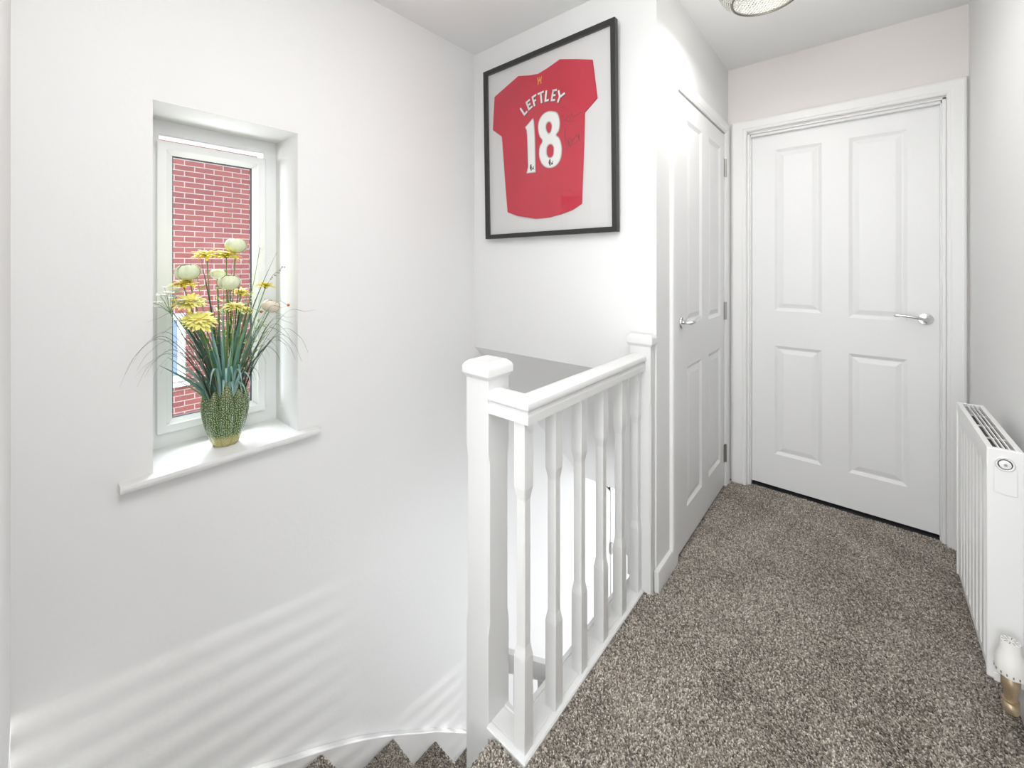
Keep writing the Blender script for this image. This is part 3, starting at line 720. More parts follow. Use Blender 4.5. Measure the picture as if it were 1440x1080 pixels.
# side covers
for yy0, yy1 in ((ry0-0.003, ry0+0.003), (ry1-0.003, ry1+0.003)):
    loc_build(MB().box(rx0, rx1+0.001, yy0, yy1, rz0, rz1-0.002), 'side_cover', RADW, rd, bevel=0.0022, seg=3)
# rolled front and rear top edges + grille
m = MB().box(rx0, rx0+0.012, ry0, ry1, rz1-0.026, rz1); m.box(rx1-0.011, rx1+0.001, ry0, ry1, rz1-0.026, rz1)
m.box(rx0+0.01, rx1-0.01, ry0, ry0+0.010, rz1-0.012, rz1-0.001); m.box(rx0+0.01, rx1-0.01, ry1-0.010, ry1, rz1-0.012, rz1-0.001)
m.box(rx0+0.0225, rx0+0.0255, ry0+0.01, ry1-0.01, rz1-0.009, rz1-0.001)
m.box(rx0+0.0315, rx0+0.0345, ry0+0.01, ry1-0.01, rz1-0.009, rz1-0.001)
m.box(rx0+0.0405, rx0+0.0435, ry0+0.01, ry1-0.01, rz1-0.009, rz1-0.001)
for k in range(1, 4): m.box(rx0+0.01, rx1-0.01, ry0+k*0.116, ry0+k*0.116+0.003, rz1-0.013, rz1-0.008)
loc_build(m, 'top_grille', RADW, rd, bevel=0.0012)
# bleed plug and embossed plate on the side cover
m = MB(); yc = ry0-0.003; cx = rx0+0.031; cz = rz1-0.037
m.lathe([(0.0, 0), (0.019, 0), (0.019, -0.0025), (0.016, -0.0045), (0.013, -0.0030), (0.011, -0.0030), (0.0105, -0.0065), (0.0085, -0.0075), (0.0, -0.0075)], c=(cx, yc, cz), axis='y', n=40)
pl = loc_build(m, 'bleed_plug', RADW, rd, smooth=True, ang=30)
m = MB().lathe([(0.0, -0.006), (0.0034, -0.006), (0.0034, -0.0095), (0.0, -0.0095)], c=(cx, yc, cz), axis='y', n=6)
loc_build(m, 'bleed_screw', STEEL, pl)
m = MB().lathe([(0.0150, -0.003), (0.0158, -0.0044), (0.0170, -0.0044), (0.0172, -0.003)], c=(cx, yc, cz), axis='y', n=40)
loc_build(m, 'plug_ring', CHROME, pl, smooth=True)
m = MB(); m.prism([(cx-0.019, cz-0.074), (cx-0.019, cz-0.010), (cx+0.021, cz-0.010), (cx+0.021, cz-0.078), (cx, cz-0.0785)], 'y', yc-0.0022, yc+0.001)
loc_build(m, 'moulded_plate', RADW, rd, bevel=0.001)
# thermostatic valve
vx, vy, vz = 0.272, 1.572, 0.0
m = MB(); m.lathe([(0.0, 0.238), (0.0145, 0.238), (0.0165, 0.243), (0.0265, 0.247), (0.0270, 0.262), (0.0262, 0.280), (0.0215, 0.296), (0.0185, 0.305), (0.0180, 0.322), (0.0165, 0.326), (0.0, 0.326)], c=(vx, vy, 0), n=40)
vv_ = loc_build(m, 'thermostat_head', VALVEW, rd, smooth=True, ang=35)
m = MB()
for k in range(10):
    a = 2*PI*k/10
    m.add([(vx+0.006*math.cos(a+0.12*s1)+0*1, vy+0.006*math.sin(a+0.12*s1), 0.3264) if q == 0 else (vx+0.015*math.cos(a+0.06*s1), vy+0.015*math.sin(a+0.06*s1), 0.3264) for q, s1 in ((0,-1),(0,1),(1,1),(1,-1))], [(0,1,2,3)])
for k in range(16):
    a = 2*PI*k/16; c_, s_c = math.cos(a), math.sin(a)
    m.box(vx+0.0268*c_-0.0012, vx+0.0268*c_+0.0012, vy+0.0268*s_c-0.0012, vy+0.0268*s_c+0.0012, 0.251, 0.256)
loc_build(m, 'vent_slots', RADD, vv_, kind='stuff')
m = MB(); m.lathe([(0.0, 0.150), (0.009, 0.150), (0.013, 0.153), (0.015, 0.160), (0.0145, 0.172), (0.011, 0.176), (0.0115, 0.182), (0.0125, 0.205), (0.0165, 0.212), (0.0165, 0.232), (0.013, 0.240), (0.0, 0.240)], c=(vx, vy, 0), n=24)
m.tube([(vx, vy, 0.205), (vx, 1.628, 0.207)], 0.0095, 16)
m.lathe([(0.0125, 0.180), (0.0152, 0.1805), (0.0152, 0.1825), (0.0125, 0.183)], c=(vx, vy, 0), n=24)
bv = loc_build(m, 'valve_body', BRASS, rd, smooth=True, ang=40, label='aged brass valve body')
m = MB().tube(smooth_path([(vx, vy, 0.158), (vx+0.002, vy+0.012, 0.152), (vx+0.008, vy+0.06, 0.150), (vx+0.02, vy+0.13, 0.150), (XR+0.01, vy+0.15, 0.150)], 4), 0.0065, 12)
loc_build(m, 'copper_pipe', BRASS, rd, smooth=True)
m = MB().box(rx0+0.012, rx0+0.030, ry0-0.006, ry0+0.004, rz0-0.004, rz0+0.016); m.box(rx0+0.006, rx0+0.020, ry0+0.010, ry0+0.030, rz0-0.010, rz0+0.006)
loc_build(m, 'wall_bracket', RADW, rd, bevel=0.001)
for yy in (1.70, 2.02): loc_build(MB().box(rx1, XR, yy, yy+0.02, 0.62, 0.70), 'wall_bracket', RADW, rd)

# ------------------------------------------------------------------ ceiling light
LX, LY = -0.285, 1.80
cl = empty('ceiling_light', 'round crystal beaded flush light on the landing ceiling', 'ceiling light', loc=(LX, LY, ZC))
loc_build(MB().lathe([(0.0, ZC), (0.13, ZC), (0.13, ZC-0.012), (0.12, ZC-0.020), (0.0, ZC-0.020)], c=(LX, LY, 0), n=48), 'ceiling_plate', CHROME, cl, smooth=True, ang=40)
def torus(m, R_, r_, z, n=64, k=8):
    rings = []
    for i in range(n+1):
        a = 2*PI*i/n
        rings.append([(LX+(R_+r_*math.cos(2*PI*j/k))*math.cos(a), LY+(R_+r_*math.cos(2*PI*j/k))*math.sin(a), z+r_*math.sin(2*PI*j/k)) for j in range(k)])
    m.sweep(rings, cap=False)
ZL = 2.262
RB = [(0.142, ZC-0.022), (0.156, ZC-0.045), (0.160, ZC-0.072), (0.152, ZC-0.100), (0.134, ZC-0.124), (0.112, ZL)]
m = MB(); torus(m, 0.142, 0.003, ZC-0.022); torus(m, 0.1625, 0.0022, ZC-0.070); torus(m, 0.112, 0.0036, ZL-0.004); 
for k in range(12):
    a = 2*PI*k/12; m.tube([(LX+r_*math.cos(a), LY+r_*math.sin(a), z) for r_, z in RB], 0.0012, 6)
loc_build(m, 'wire_cage', LAMPG, cl, smooth=True)
m = MB(); P3 = smooth_path([(r_, 0, z) for r_, z in RB], 3)
for k in range(72):
    a = 2*PI*k/72
    for p in P3: m.sphere((LX+p.x*math.cos(a), LY+p.x*math.sin(a), p.z), 0.0036, 6, 4)
loc_build(m, 'crystal_bead_side', CRYSTAL, cl, smooth=True, ang=180, kind='stuff')
m = MB()
for i in range(-9, 10):
    for j in range(-10, 11):
        x = (i+(j % 2)*0.5)*0.0125; y_ = j*0.0108
        if x*x+y_*y_ < 0.106**2: m.sphere((LX+x, LY+y_, ZL-0.012*(1-(x*x+y_*y_)/0.0112)), 0.0052, 8, 4, (1, 1, 0.6))
loc_build(m, 'crystal_bead_base', CRYSTAL, cl, smooth=True, ang=180, kind='stuff')
GLOBE = mat('lamp_bulb', (0.9, 0.88, 0.8), 0.5, emit=(1.0, 0.93, 0.82), estr=1.0)
m = MB().sphere((LX, LY, ZC-0.075), 0.030, 16, 10)
loc_build(m, 'bulb', GLOBE, cl, smooth=True, ang=180)

# ------------------------------------------------------------------ outside
nh = empty('neighbouring_house', 'red brick side wall of the house next door', 'building', loc=(-6.6, 1.5, GF))
m = MB()
BXW = -7.1
hy0, hy1, hz0, hz1 = 0.38, 1.405, -0.335, 0.60
m.box(BXW-0.3, BXW, -8, hy0, GF, 3.4); m.box(BXW-0.3, BXW, hy1, 9, GF, 3.4); m.box(BXW-0.3, BXW, hy0, hy1, GF, hz0); m.box(BXW-0.3, BXW, hy0, hy1, hz1, 3.4)
loc_build(m, 'wall', BRICK, nh)
m = MB()
fm = rectframe(hy0, hy1, hz0, hz1, 0.085, BXW-0.10, BXW-0.03); fm.box(BXW-0.099, BXW-0.035, 0.86, 0.92, hz0+0.086, hz1-0.086)
hw = loc_build(fm, 'window', UPVC, nh)
PANEB = mat('blue_grey_pane', (0.22, 0.29, 0.40), 0.5, spec=0.2)
loc_build(MB().box(BXW-0.09, BXW-0.07, hy0+0.03, hy1-0.03, hz0+0.03, hz1-0.03), 'pane', PANEB, hw)
loc_build(MB().box(BXW-0.12, BXW+0.06, hy0-0.03, hy1+0.03, hz0-0.05, hz0), 'sill', UPVC, nh, bevel=0.004)
GROUND = mat('grey_paving', (0.35, 0.34, 0.32), 0.9, bump=0.3, bscale=8, var=0.2, vscale=4)
g = MB().box(-7.1, -1.9, -8, 9, GF-0.3, GF-0.15).build('paving', GROUND); tag(g, 'grey paved strip between the two houses', 'paving', kind='structure')

# ------------------------------------------------------------------ vase
VX, VY, VZ = -1.700, 0.447, 0.630
vs = empty('vase', 'green speckled vase of upright pods on the window sill', 'vase', loc=(VX, VY, VZ))
prof = [(0.030, 0.0), (0.034, 0.003), (0.036, 0.03), (0.041, 0.08), (0.043, 0.13), (0.042, 0.150), (0.041, 0.155), (0.039, 0.15), (0.036, 0.05), (0.0, 0.04)]
MB().lathe([(0.0, 0.0)]+prof, n=32).build('vase_body', VASE, vs, smooth=True, ang=60)
# camera direction azimuth so that one tall lobe faces the landing
base_az = math.atan2(-VY, -VX)+0.05
for k in range(8):
    az = base_az+k*2*PI/8; tall = (k % 2 == 0)
    H_ = 0.222 if tall else 0.194
    m = MB(); rings = []; M_ = 20; gl = []
    for i in range(M_+1):
        t = i/M_; z = 0.002+H_*t
        rc = 0.022+0.025*math.sin(min(1, t*1.35)*PI*0.5)-0.004*max(0, t-0.6)/0.4
        wq = 0.0262*(0.50+0.50*math.sin(min(1, t*1.75)*PI/2))*(max(0.0, 1-max(0, (t-0.42)/0.58)**1.9))**0.75+0.0006
        tq = 0.0250*(0.62+0.38*math.sin(min(1, t*2)*PI/2))*math.sqrt(max(0, 1-max(0, (t-0.5)/0.5)**2.2))+0.0005
        ring = []
        for j in range(24):
            a = PI+2*PI*j/24; u = wq*math.sin(a); d = rc+tq*math.cos(a)
            x = d*math.cos(az)-u*math.sin(az); y = d*math.sin(az)+u*math.cos(az)
            ring.append((x, y, z)); gl += [(a-PI)*0.021+k*0.37, z, 0.0]
        rings.append(ring)
    m.sweep(rings); ob = m.build('lobe', VASE, vs, smooth=True, ang=180)
    at = ob.data.attributes.new('glaze', 'FLOAT_VECTOR', 'POINT'); at.data.foreach_set('vector', gl)

# ------------------------------------------------------------------ flowers
mouth = Vector((VX, VY, VZ+0.165))
def in_mouth(target, spread=0.024):
    d = Vector((target[0]-VX, target[1]-VY, 0)); 
    d = d.normalized()*min(spread, d.length*0.4) if d.length > 1e-4 else d
    return mouth+d+Vector((0, 0, -0.10))+Vector((random.uniform(-.006, .006), random.uniform(-.006, .006), 0))
def stem_path(target, bow=0.02, droop=None):
    b = in_mouth(target); m_ = mouth+(b-mouth-Vector((0, 0, -0.10)))*1.0
    t = Vector(target); mid = (m_+t)/2+Vector((0, 0, bow)); 
    return smooth_path([b, m_, mid, t], 5)
def flower_root(name, label, cat, target, group=None):
    return empty(name, label, cat, group, loc=tuple(mouth+Vector((0, 0, -0.10))))
def orient(n):
    n = Vector(n).normalized(); q = Vector((0, 0, 1)).rotation_difference(n); return q.to_matrix().to_4x4()
def daisy(pos, r, nrm, label, m_petal=YEL, rows=3, grp='yellow daisies in the vase'):
    root = flower_root('daisy', label, 'flower', pos, grp)
    pos = Vector(pos); M = Matrix.Translation(pos) @ orient(nrm)
    loc_build(MB().tube(stem_path(pos-Vector(nrm).normalized()*0.004), 0.0017, 6), 'stem', STEM, root, smooth=True, ang=180)
    m = MB(); rr = random.Random(sum(map(ord, label)))
    for row in range(rows):
        n = (24, 20, 15)[row]; R_ = r*(1.0, 0.88, 0.62)[row]; h = 0.002*row
        for k in range(n):
            a = 2*PI*(k+0.5*row)/n+rr.uniform(-.08, .08); L = R_*rr.uniform(0.88, 1.08); lift = rr.uniform(-0.12, 0.30)+0.27*row
            pts = []; ws = []
            for i in range(6):
                t = i/5; rad = r*0.14+(L-r*0.14)*t
                pts.append(Vector((rad*math.cos(a), rad*math.sin(a), h+rad*lift*0.9-0.35*L*t*t*0.5)))
                ws.append(r*0.185*(0.35+0.65*math.sin(min(1, t*1.3)*PI*0.55))*(1 if i < 5 else 0.35))
            m.ribbon(pts, ws, Vector((-math.sin(a), math.cos(a), 0)), fold=0.12)
    loc_build_xf(m, 'petals', m_petal, root, M, smooth=True, ang=180, recalc=False)
    c = MB().sphere((0, 0, 0.003), r*0.19, 14, 8, (1, 1, 0.5)); loc_build_xf(c, 'flower_centre', YELC, root, M, smooth=True, ang=180)
    c = MB().lathe([(0.0, -0.008), (0.003, -0.008), (r*0.2, -0.001), (0.0, 0.0)], n=12); loc_build_xf(c, 'calyx', STEM, root, M, smooth=True, ang=180)
    return root
def bud(pos, r, nrm, label, mt=BUD):
    root = flower_root('ranunculus', label, 'flower', pos, 'cream ranunculus buds in the vase')
    pos = Vector(pos); M = Matrix.Translation(pos) @ orient(nrm)
    loc_build(MB().tube(stem_path(pos-Vector(nrm).normalized()*r*0.75), 0.0019, 6), 'stem', STEM, root, smooth=True, ang=180)
    m = MB(); rr = random.Random(sum(map(ord, label)))
    for layer in range(5):
        R_ = r*(1.0-layer*0.11)
        n = 8-min(layer, 3)
        for k in range(n):
            a0 = 2*PI*k/n+layer*0.7; rings = []
            for i in range(6):
                t = i/5; th = PI*(0.86-0.70*t+0.02*layer)   # polar angle from the top
                ring = []
                for j in range(5):
                    a = a0+(j-2)*PI/n*1.25*0.5*(0.35+0.65*math.sin(PI*(0.15+0.75*t)))
                    q = R_*(1+0.02*rr.uniform(-1, 1)-0.05*(k % 2)); e = 1.0+0.08*(1-abs(j-2)/2)+0.05*t
                    ring.append((q*e*math.sin(th)*math.cos(a)*1.08, q*e*math.sin(th)*math.sin(a)*1.08, q*0.92*math.cos(th)))
                rings.append(ring)
            m.sweep(rings, cap=False, closed=False)
    m.sphere((0, 0, r*0.1), r*0.68, 12, 8, (1, 1, 0.9))
    loc_build_xf(m, 'petals', mt, root, M, smooth=True, ang=180, recalc=False)
    c = MB().lathe([(0.0, -r*0.86), (r*0.25, -r*0.84), (r*0.62, -r*0.62), (r*0.78, -r*0.40), (r*0.5, -r*0.42), (0.0, -r*0.5)], n=14)
    loc_build_xf(c, 'sepals', BUDG, root, M, smooth=True, ang=180)
    return root
bud((-1.700, 0.478, 1.323), 0.03, (0.05, 0.05, 1), 'greenish cream ranunculus bud, topmost bloom in the vase')
bud((-1.680, 0.337, 1.230), 0.031, (0.1, -0.15, 1), 'greenish cream ranunculus bud at upper left of the bouquet')
bud((-1.670, 0.450, 1.194), 0.03, (0.1, 0.0, 1), 'beige cream ranunculus bud at the middle of the bouquet', BUD)
bud((-1.730, 0.432, 1.222), 0.021, (0.0, 0.1, 1), 'small pale ranunculus bud behind the middle bloom')
bud((-1.690, 0.588, 1.100), 0.027, (0.1, 0.25, 1), 'blush cream ranunculus bud at right side of the bouquet', BUDP)
daisy((-1.710, 0.394, 1.286), 0.045, (0.12, -0.12, 1), 'yellow daisy at top left under the topmost bud')
daisy((-1.690, 0.447, 1.284), 0.047, (0.15, 0.05, 1), 'yellow daisy at the top centre overlapping its left neighbour')
daisy((-1.680, 0.325, 1.188), 0.040, (0.1, -0.22, 1), 'bright yellow daisy below the upper left bud')
daisy((-1.650, 0.335, 1.132), 0.050, (0.30, -0.05, 1), 'large pale yellow daisy at left, above the lowest daisy', YELP)
daisy((-1.630, 0.355, 1.072), 0.052, (0.55, -0.02, 1), 'lowest daisy, golden and facing the stairs', YELP)
daisy((-1.690, 0.570, 1.174), 0.037, (0.05, 0.15, 1), 'yellow daisy at far right beside the fern sprig')
daisy((-1.735, 0.502, 1.152), 0.031, (0.05, 0.05, 1), 'bright yellow daisy tucked behind the beige bud')
daisy((-1.650, 0.461, 1.108), 0.036, (0.2, 0.0, 1), 'pale yellow daisy at the centre below the beige bud', YELP)
daisy((-1.680, 0.507, 1.090), 0.024, (0.2, 0.1, 1), 'small pale yellow daisy right of the central one', YELP)
# white filler flowers
gp = flower_root('gypsophila_sprig', 'sprig of tiny white filler flowers at left of the bouquet', 'flower', None)
m = MB(); ms = MB(); rr = random.Random(5); cpt = Vector((-1.665, 0.290, 1.10))
ms.tube(stem_path(cpt, 0.0), 0.0012, 5)
for k in range(22):
    q = Vector((-1.665+rr.uniform(-.03, .03), 0.275+rr.uniform(-.03, .045), 1.155+rr.uniform(-.03, .03)))
    ms.tube([cpt, (cpt+q)/2+Vector((0, 0, .005)), q], 0.0005, 4)
    for j in range(6):
        a = j*PI/3; m.sphere((q.x+0.0062*math.cos(a), q.y+0.0062*math.sin(a), q.z+0.001), 0.0050, 6, 4, (1, 1, 0.55))
loc_build(ms, 'stem', STEM, gp); loc_build(m, 'petals', WHT, gp, smooth=True, ang=180, kind='stuff')
# fern sprig
fn = flower_root('fern_sprig', 'pale green fern sprig rising against the window frame', 'plant', None)
pth = smooth_path([mouth+Vector((0, 0.02, -0.10)), mouth+Vector((0, 0.022, 0)), (-1.705, 0.505, 1.06), (-1.700, 0.532, 1.18), (-1.695, 0.553, 1.318)], 8)
loc_build(MB().tube(pth, 0.0011, 5), 'stem', STEM, fn)
m = MB(); n = len(pth)
for i in range(int(n*0.55), n):
    p = pth[i]; t = (pth[min(i+1, n-1)]-pth[i-1]).normalized(); s_ = 1-0.5*(i/n)
    for sg_ in (-1, 1):
        d = (t*0.55+Vector((0.15, sg_*0.9, 0))).normalized(); L = 0.020*s_*1.3
        m.ribbon([p+d*L*q for q in (0.15, 0.35, 0.6, 0.85, 1.0)], [0.001, 0.0055, 0.007, 0.005, 0.0008], Vector((0.3, 0, 1)).cross(d), 0.1)
loc_build(m, 'leaflets', LEAFL, fn, recalc=False, kind='stuff')
# lime leafy filler
lf = flower_root('leafy_sprig', 'lime green leafy sprig in the middle of the bouquet', 'plant', None)
m = MB(); ms = MB(); rr = random.Random(9)
for k in range(14):
    tgt = Vector((-1.72+rr.uniform(-.03, .05), 0.445+rr.uniform(-.10, .12), 1.00+rr.uniform(0, .22))); pt = stem_path(tgt, 0.0)
    ms.tube(pt, 0.0010, 5)
    for i in range(len(pt)//3, len(pt)):
        for sg_ in range(2):
            a = rr.uniform(0, 2*PI); d = Vector((math.cos(a), math.sin(a), rr.uniform(0.1, 0.9))).normalized(); L = rr.uniform(0.015, 0.032); p = pt[i]
            m.ribbon([p+d*L*q for q in (0, 0.3, 0.6, 0.85, 1.0)], [0.002, 0.008, 0.009, 0.006, 0.001], d.cross(Vector((0.2, 0.3, 1))), 0.15)
loc_build(ms, 'stem', STEM, lf); loc_build(m, 'leaflets', LEAFL, lf, recalc=False, kind='stuff')
# twig and berries
tw = flower_root('twig_sprig', 'thin grey twig arching toward the upper right of the window', 'plant', None)
m = MB(); m.tube(smooth_path([mouth+Vector((0, 0.02, -0.1)), mouth+Vector((0, 0.03, 0)), (-1.70, 0.545, 1.08), (-1.69, 0.585, 1.20), (-1.68, 0.628, 1.247)], 6), 0.0009, 5)
rr = random.Random(2)
for k in range(9):
    p = Vector((-1.69+rr.uniform(-.01, .02), 0.585+k*0.0055, 1.20+k*0.0055)); m.sphere(p+Vector((0, 0, rr.uniform(-.006, .008))), 0.0028, 6, 4, (1, 1.3, 1))
loc_build(m, 'stem', TWIG, tw)
by = flower_root('berry_sprig', 'two rust red berries on fine curved stems at right', 'plant', None)
for c in ((-1.66, 0.638, 1.102), (-1.66, 0.546, 1.085)):
    st_ = loc_build(MB().tube(smooth_path([mouth+Vector((0, 0.02, -0.1)), mouth+Vector((0, 0.028, 0)), (-1.68, 0.53, 1.02), (-1.665, c[1]-0.04, c[2]+0.012), (c[0], c[1]-0.004, c[2]+0.002)], 6), 0.0007, 5), 'stem', STEM, by)
    loc_build(MB().sphere(c, 0.0052, 10, 8), 'berry', BERRY, by, smooth=True, ang=180)
# leaves : upright broad blades
def blade(m, base, tip, bend, w_, side=None, n=10, fold=0.2):
    base, tip = Vector(base), Vector(tip); d = tip-base
    pts = []
    for i in range(n+1):
        t = i/n; pts.append(base+d*t+Vector(bend)*math.sin(PI*t*0.5 if False else PI*t)*1.0)
    ws = [max(0.0006, w_*(0.55+0.45*math.sin(min(1, t/0.4)*PI/2))*(1 if t < 0.45 else max(0.0, 1-((t-0.45)/0.55)**1.6))) for t in [i/n for i in range(n+1)]]
    side = side or Vector((random.uniform(-.5, .5)+0.26, random.uniform(-.5, .5)+1, 0)); m.ribbon(pts, ws, side, fold)
def mbase(az, r=0.028): return mouth+Vector((r*math.cos(az), r*math.sin(az), -0.08))
rr = random.Random(21); random.seed(21)
lv = flower_root('leaf_spray', 'upright blue-green strap leaves filling the vase mouth', 'plant', None)
for k in range(64):
    az = rr.uniform(0, 2*PI); L = rr.uniform(0.17, 0.43); sp_ = rr.uniform(0.01, 0.095)
    b = mbase(az, rr.uniform(0.005, 0.032)); dx = math.cos(az)*sp_*0.8; dy = math.sin(az)*sp_*1.7
    dx = max(dx, -0.05)
    m = MB(); blade(m, b, b+Vector((dx, dy, L)), (-dx*0.25, -dy*0.25, 0.0), rr.uniform(0.008, 0.014)); loc_build(m, 'leaf', (LEAFB, LEAFG, LEAFT, LEAFB, LEAFD)[k % 5], lv, recalc=False, smooth=True, ang=180)
# curling short blue-green leaves falling over the rim
lc = flower_root('curled_leaf_spray', 'short curling teal leaves spilling over the vase rim', 'plant', None)
for k in range(22):
    az = base_az+rr.uniform(-2.1, 2.1); b = mbase(az, 0.034); o_ = Vector((math.cos(az), math.sin(az), 0)); R_ = rr.uniform(0.03, 0.075); Hh = rr.uniform(0.13, 0.20)
    pts = smooth_path([b, b+o_*R_*0.15+Vector((0, 0, Hh*0.6)), b+o_*R_*0.45+Vector((0, 0, Hh*0.97)), b+o_*R_*0.8+Vector((0, 0, Hh*0.93)), b+o_*R_*1.0+Vector((0, 0, Hh*0.72))], 4)
    n = len(pts); m = MB(); m.ribbon(pts, [0.009*(1 if i < n*0.5 else max(0.08, 1-(i-n*0.5)/(n*0.5))) for i in range(n)], Vector((-math.sin(az), math.cos(az), 0)), 0.2)
    loc_build(m, 'leaf', (LEAFB, LEAFT)[k % 2], lc, recalc=False, smooth=True, ang=180)
# thin upright dark blades
gd = flower_root('upright_grass_spray', 'thin dark grass blades standing straight above the flowers', 'plant', None)
for tip in ((-1.68, 0.367, 1.296), (-1.68, 0.605, 1.302), (-1.68, 0.489, 1.248), (-1.70, 0.381, 1.243), (-1.70, 0.42, 1.20), (-1.66, 0.52, 1.17), (-1.67, 0.53, 1.13), (-1.68, 0.40, 1.15), (-1.71, 0.47, 1.28), (-1.66, 0.32, 1.10), (-1.67, 0.29, 1.145), (-1.70, 0.45, 1.22), (-1.66, 0.50, 1.06), (-1.66, 0.55, 1.05)):
    az = math.atan2(tip[1]-VY, tip[0]-VX); m = MB(); blade(m, mbase(az, 0.02), tip, (0, -(tip[1]-VY)*0.22, 0), 0.0052, n=12); loc_build(m, 'blade', LEAFD, gd, recalc=False, smooth=True, ang=180)
# arching fine grass
def arch_grass(name, label, items, mt, w_):
    root = flower_root(name, label, 'plant', None, 'arching grass in the vase')
    for (tx, ty, tz, top) in items:
        b = mbase(math.atan2(ty-VY, tx-VX), 0.026); t = Vector((tx, ty, tz)); m1 = b+(t-b)*0.28; m1.z = b.z+(top-b.z)*0.62; m2 = b+(t-b)*0.62; m2.z = top; m3 = b+(t-b)*0.87; m3.z = top-(top-tz)*0.30
        pts = smooth_path([b, m1, m2, m3, t], 6); n = len(pts); m = MB()
        m.ribbon(pts, [w_*(1-0.85*(i/n)) for i in range(n)], Vector((1, 0, 0.3)), 0.2); loc_build(m, 'blade', mt, root, recalc=False, smooth=True, ang=180)
arch_grass('arching_grass_spray', 'fine dark grass arching left past the window edge', [(-1.55, 0.172, 0.95, 1.035), (-1.55, 0.195, 0.955, 1.02), (-1.60, 0.225, 1.085, 1.095), (-1.57, 0.215, 0.93, 0.99), (-1.60, 0.24, 1.03, 1.055), (-1.60, 0.27, 0.99, 1.02), (-1.62, 0.262, 1.04, 1.07), (-1.64, 0.30, 0.93, 0.975), (-1.54, 0.16, 0.92, 1.03), (-1.57, 0.19, 0.975, 1.045), (-1.58, 0.20, 0.905, 0.98)], LEAFD, 0.0062)
arch_grass('arching_grass_spray', 'fine dark grass arching right across the window reveal', [(-1.60, 0.640, 0.905, 0.99), (-1.62, 0.640, 0.925, 0.975), (-1.61, 0.635, 0.955, 1.035), (-1.60, 0.64, 1.065, 1.06), (-1.63, 0.645, 1.03, 1.05), (-1.63, 0.60, 0.90, 0.955), (-1.62, 0.615, 0.99, 1.02), (-1.64, 0.63, 1.10, 1.095), (-1.57, 0.65, 0.90, 1.00), (-1.56, 0.67, 0.93, 1.02), (-1.57, 0.70, 1.085, 1.08)], LEAFD, 0.0062)
arch_grass('arching_grass_spray', 'pale green grass hanging low on the left of the vase', [(-1.60, 0.22, 0.95, 0.985), (-1.62, 0.30, 0.80, 0.96), (-1.63, 0.26, 0.92, 0.97), (-1.65, 0.29, 0.985, 1.00), (-1.60, 0.35, 0.90, 0.955), (-1.66, 0.31, 0.90, 0.97), (-1.66, 0.33, 0.94, 1.0), (-1.67, 0.30, 1.02, 1.03), (-1.60, 0.20, 0.93, 0.975), (-1.62, 0.24, 0.91, 0.97), (-1.64, 0.27, 0.99, 1.01)], LEAFP, 0.0066)
arch_grass('arching_grass_spray', 'pale green grass fanning out on the right of the vase', [(-1.62, 0.59, 0.94, 0.985), (-1.66, 0.60, 1.00, 1.03), (-1.65, 0.57, 0.92, 0.965), (-1.66, 0.63, 1.06, 1.075), (-1.66, 0.58, 1.06, 1.08), (-1.62, 0.55, 0.90, 0.95), (-1.60, 0.62, 0.93, 0.99), (-1.63, 0.62, 0.98, 1.02), (-1.62, 0.60, 0.89, 0.96)], LEAFP, 0.0066)

# ------------------------------------------------------------------ light
def area(name, loc, rot, sx, sy, e, col, spread=PI):
    l = bpy.data.lights.new(name, 'AREA'); l.shape = 'RECTANGLE'; l.size = sx; l.size_y = sy; l.energy = e; l.color = col; l.spread = spread
    o = bpy.data.objects.new(name, l); o.location = loc; o.rotation_euler = rot; COL.objects.link(o); return o
area('rear_fill', (-0.21, -4.55, 1.20), (math.radians(90), 0, 0), 1.05, 2.2, 41.0, (0.95, 0.98, 1.0))  # unseen area lamp added as flat fill along the landing; no bedroom opening here
area('rear_overhead_fill', (-0.21, -2.4, 2.37), (0, 0, 0), 0.9, 3.6, 12.0, (0.97, 0.985, 1.0))  # overhead fill added behind the camera, no fitting there
area('rear_uplight_fill', (-0.21, -2.0, 0.10), (math.radians(180), 0, 0), 0.9, 2.8, 17.0, (0.95, 0.98, 1.0))  # added uplight that brightens the ceiling, standing in for floor bounce
area('near_overhead_fill', (-0.30, 0.25, 2.38), (0, 0, 0), 0.8, 0.9, 10.0, (0.98, 0.99, 1.0))  # unseen fill panel added above the camera to even out the walls
area('rear_side_fill', (0.33, -0.95, 1.15), (0, math.radians(90), 0), 1.9, 0.9, 9.0, (0.95, 0.98, 1.0))  # fill added from the right behind the camera; the wall is closed there
np_ = bpy.data.lights.new('near_point_fill', 'POINT'); np_.energy = 10.0; np_.color = (1.0, 0.98, 0.96); np_.shadow_soft_size = 0.2  # soft fill point added near the camera for walls and ceiling, no fitting
no_ = bpy.data.objects.new('near_point_fill', np_); no_.location = (-0.42, 0.15, 1.95); COL.objects.link(no_)
area('window_fill_high', (-4.2, 0.6, 4.2), (0, math.radians(-38), 0), 2.2, 4.0, 560.0, (0.92, 0.96, 1.0))  # extra lamp added above the view to brighten the window reveals and sill
area('window_fill_low', (-3.3, 0.5, -2.4), (0, math.radians(-152), 0), 2.4, 4.0, 330.0, (0.96, 0.98, 1.0))  # lamp added below the view to light the top of the window reveal
area('window_fill_side', (-3.6, -4.0, 1.0), (math.radians(90), 0, math.radians(-25)), 2.0, 2.5, 330.0, (0.94, 0.97, 1.0))  # lamp added off to one side to light the right window reveal
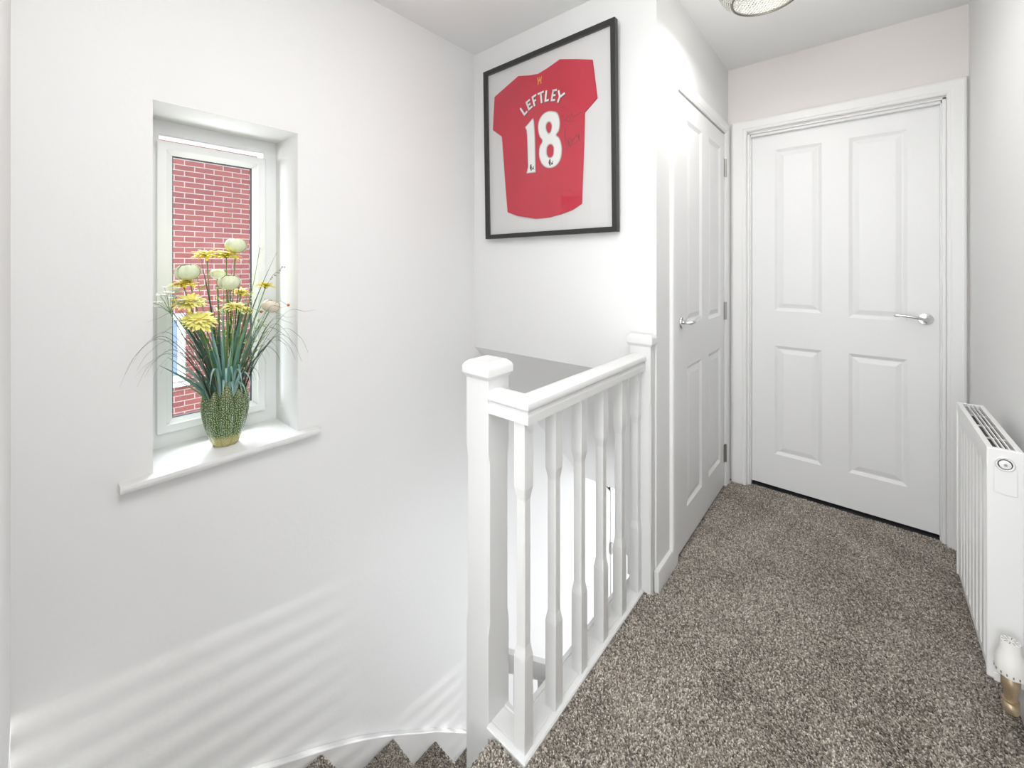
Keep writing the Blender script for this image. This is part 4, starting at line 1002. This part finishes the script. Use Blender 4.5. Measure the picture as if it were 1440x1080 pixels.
area('hall_end_fill', (-0.2, 4.9, -1.4), (math.radians(-90), 0, 0), 1.0, 1.8, 34.0, (0.93, 0.97, 1.0))  # added lamp boosting daylight in the hall; no glazed door is built here
area('hall_side_fill', (0.30, 2.0, -1.4), (0, math.radians(90), 0), 1.6, 3.0, 32.0, (0.95, 0.97, 1.0))  # added fill for the lower stair wall; no hall window on this side
pl_ = bpy.data.lights.new('landing_lamp', 'POINT'); pl_.energy = 1.6; pl_.color = (1.0, 0.96, 0.91); pl_.shadow_soft_size = 0.12
po = bpy.data.objects.new('landing_lamp', pl_); po.location = (LX, LY, ZL-0.12); COL.objects.link(po)
dl = area('ceiling_light_glow', (LX, LY, ZL-0.03), (0, 0, 0), 0.22, 0.22, 3.2, (1.0, 0.985, 0.965)); dl.data.shape = 'DISK'
sl_ = bpy.data.lights.new('sun_glint', 'SPOT'); sl_.energy = 8000; sl_.spot_size = math.radians(9); sl_.spot_blend = 0.2; sl_.shadow_soft_size = 0.045; sl_.color = (1.0, 0.98, 0.95)
so = bpy.data.objects.new('sun_glint', sl_); so.location = (-0.27, 14.0, -2.19); COL.objects.link(so)
so.rotation_euler = (Vector((-1.15, 5.0, -1.1))-Vector(so.location)).to_track_quat('-Z', 'Y').to_euler()

W = bpy.data.worlds.new('sky'); S.world = W; W.use_nodes = True
bg = W.node_tree.nodes['Background']; bg.inputs['Color'].default_value = (0.86, 0.93, 1.0, 1); bg.inputs['Strength'].default_value = 1.42

# ------------------------------------------------------------------ camera
cam = bpy.data.cameras.new('camera'); co = bpy.data.objects.new('camera', cam); COL.objects.link(co)
cam.sensor_fit = 'HORIZONTAL'; cam.sensor_width = 36.0; cam.lens = 581.0/1440*36.0
yaw = math.atan(497/581.0)
co.location = (0, 0, 1.25); co.rotation_euler = (PI/2, 0, yaw)
cam.shift_x = 0.0; cam.shift_y = -(540-374)/1440.0
cam.clip_start = 0.01
S.camera = co
S.view_settings.view_transform = 'Standard'; S.view_settings.look = 'None'; S.view_settings.exposure = 0.22; S.view_settings.gamma = 1.0
S.view_settings.use_curve_mapping = False
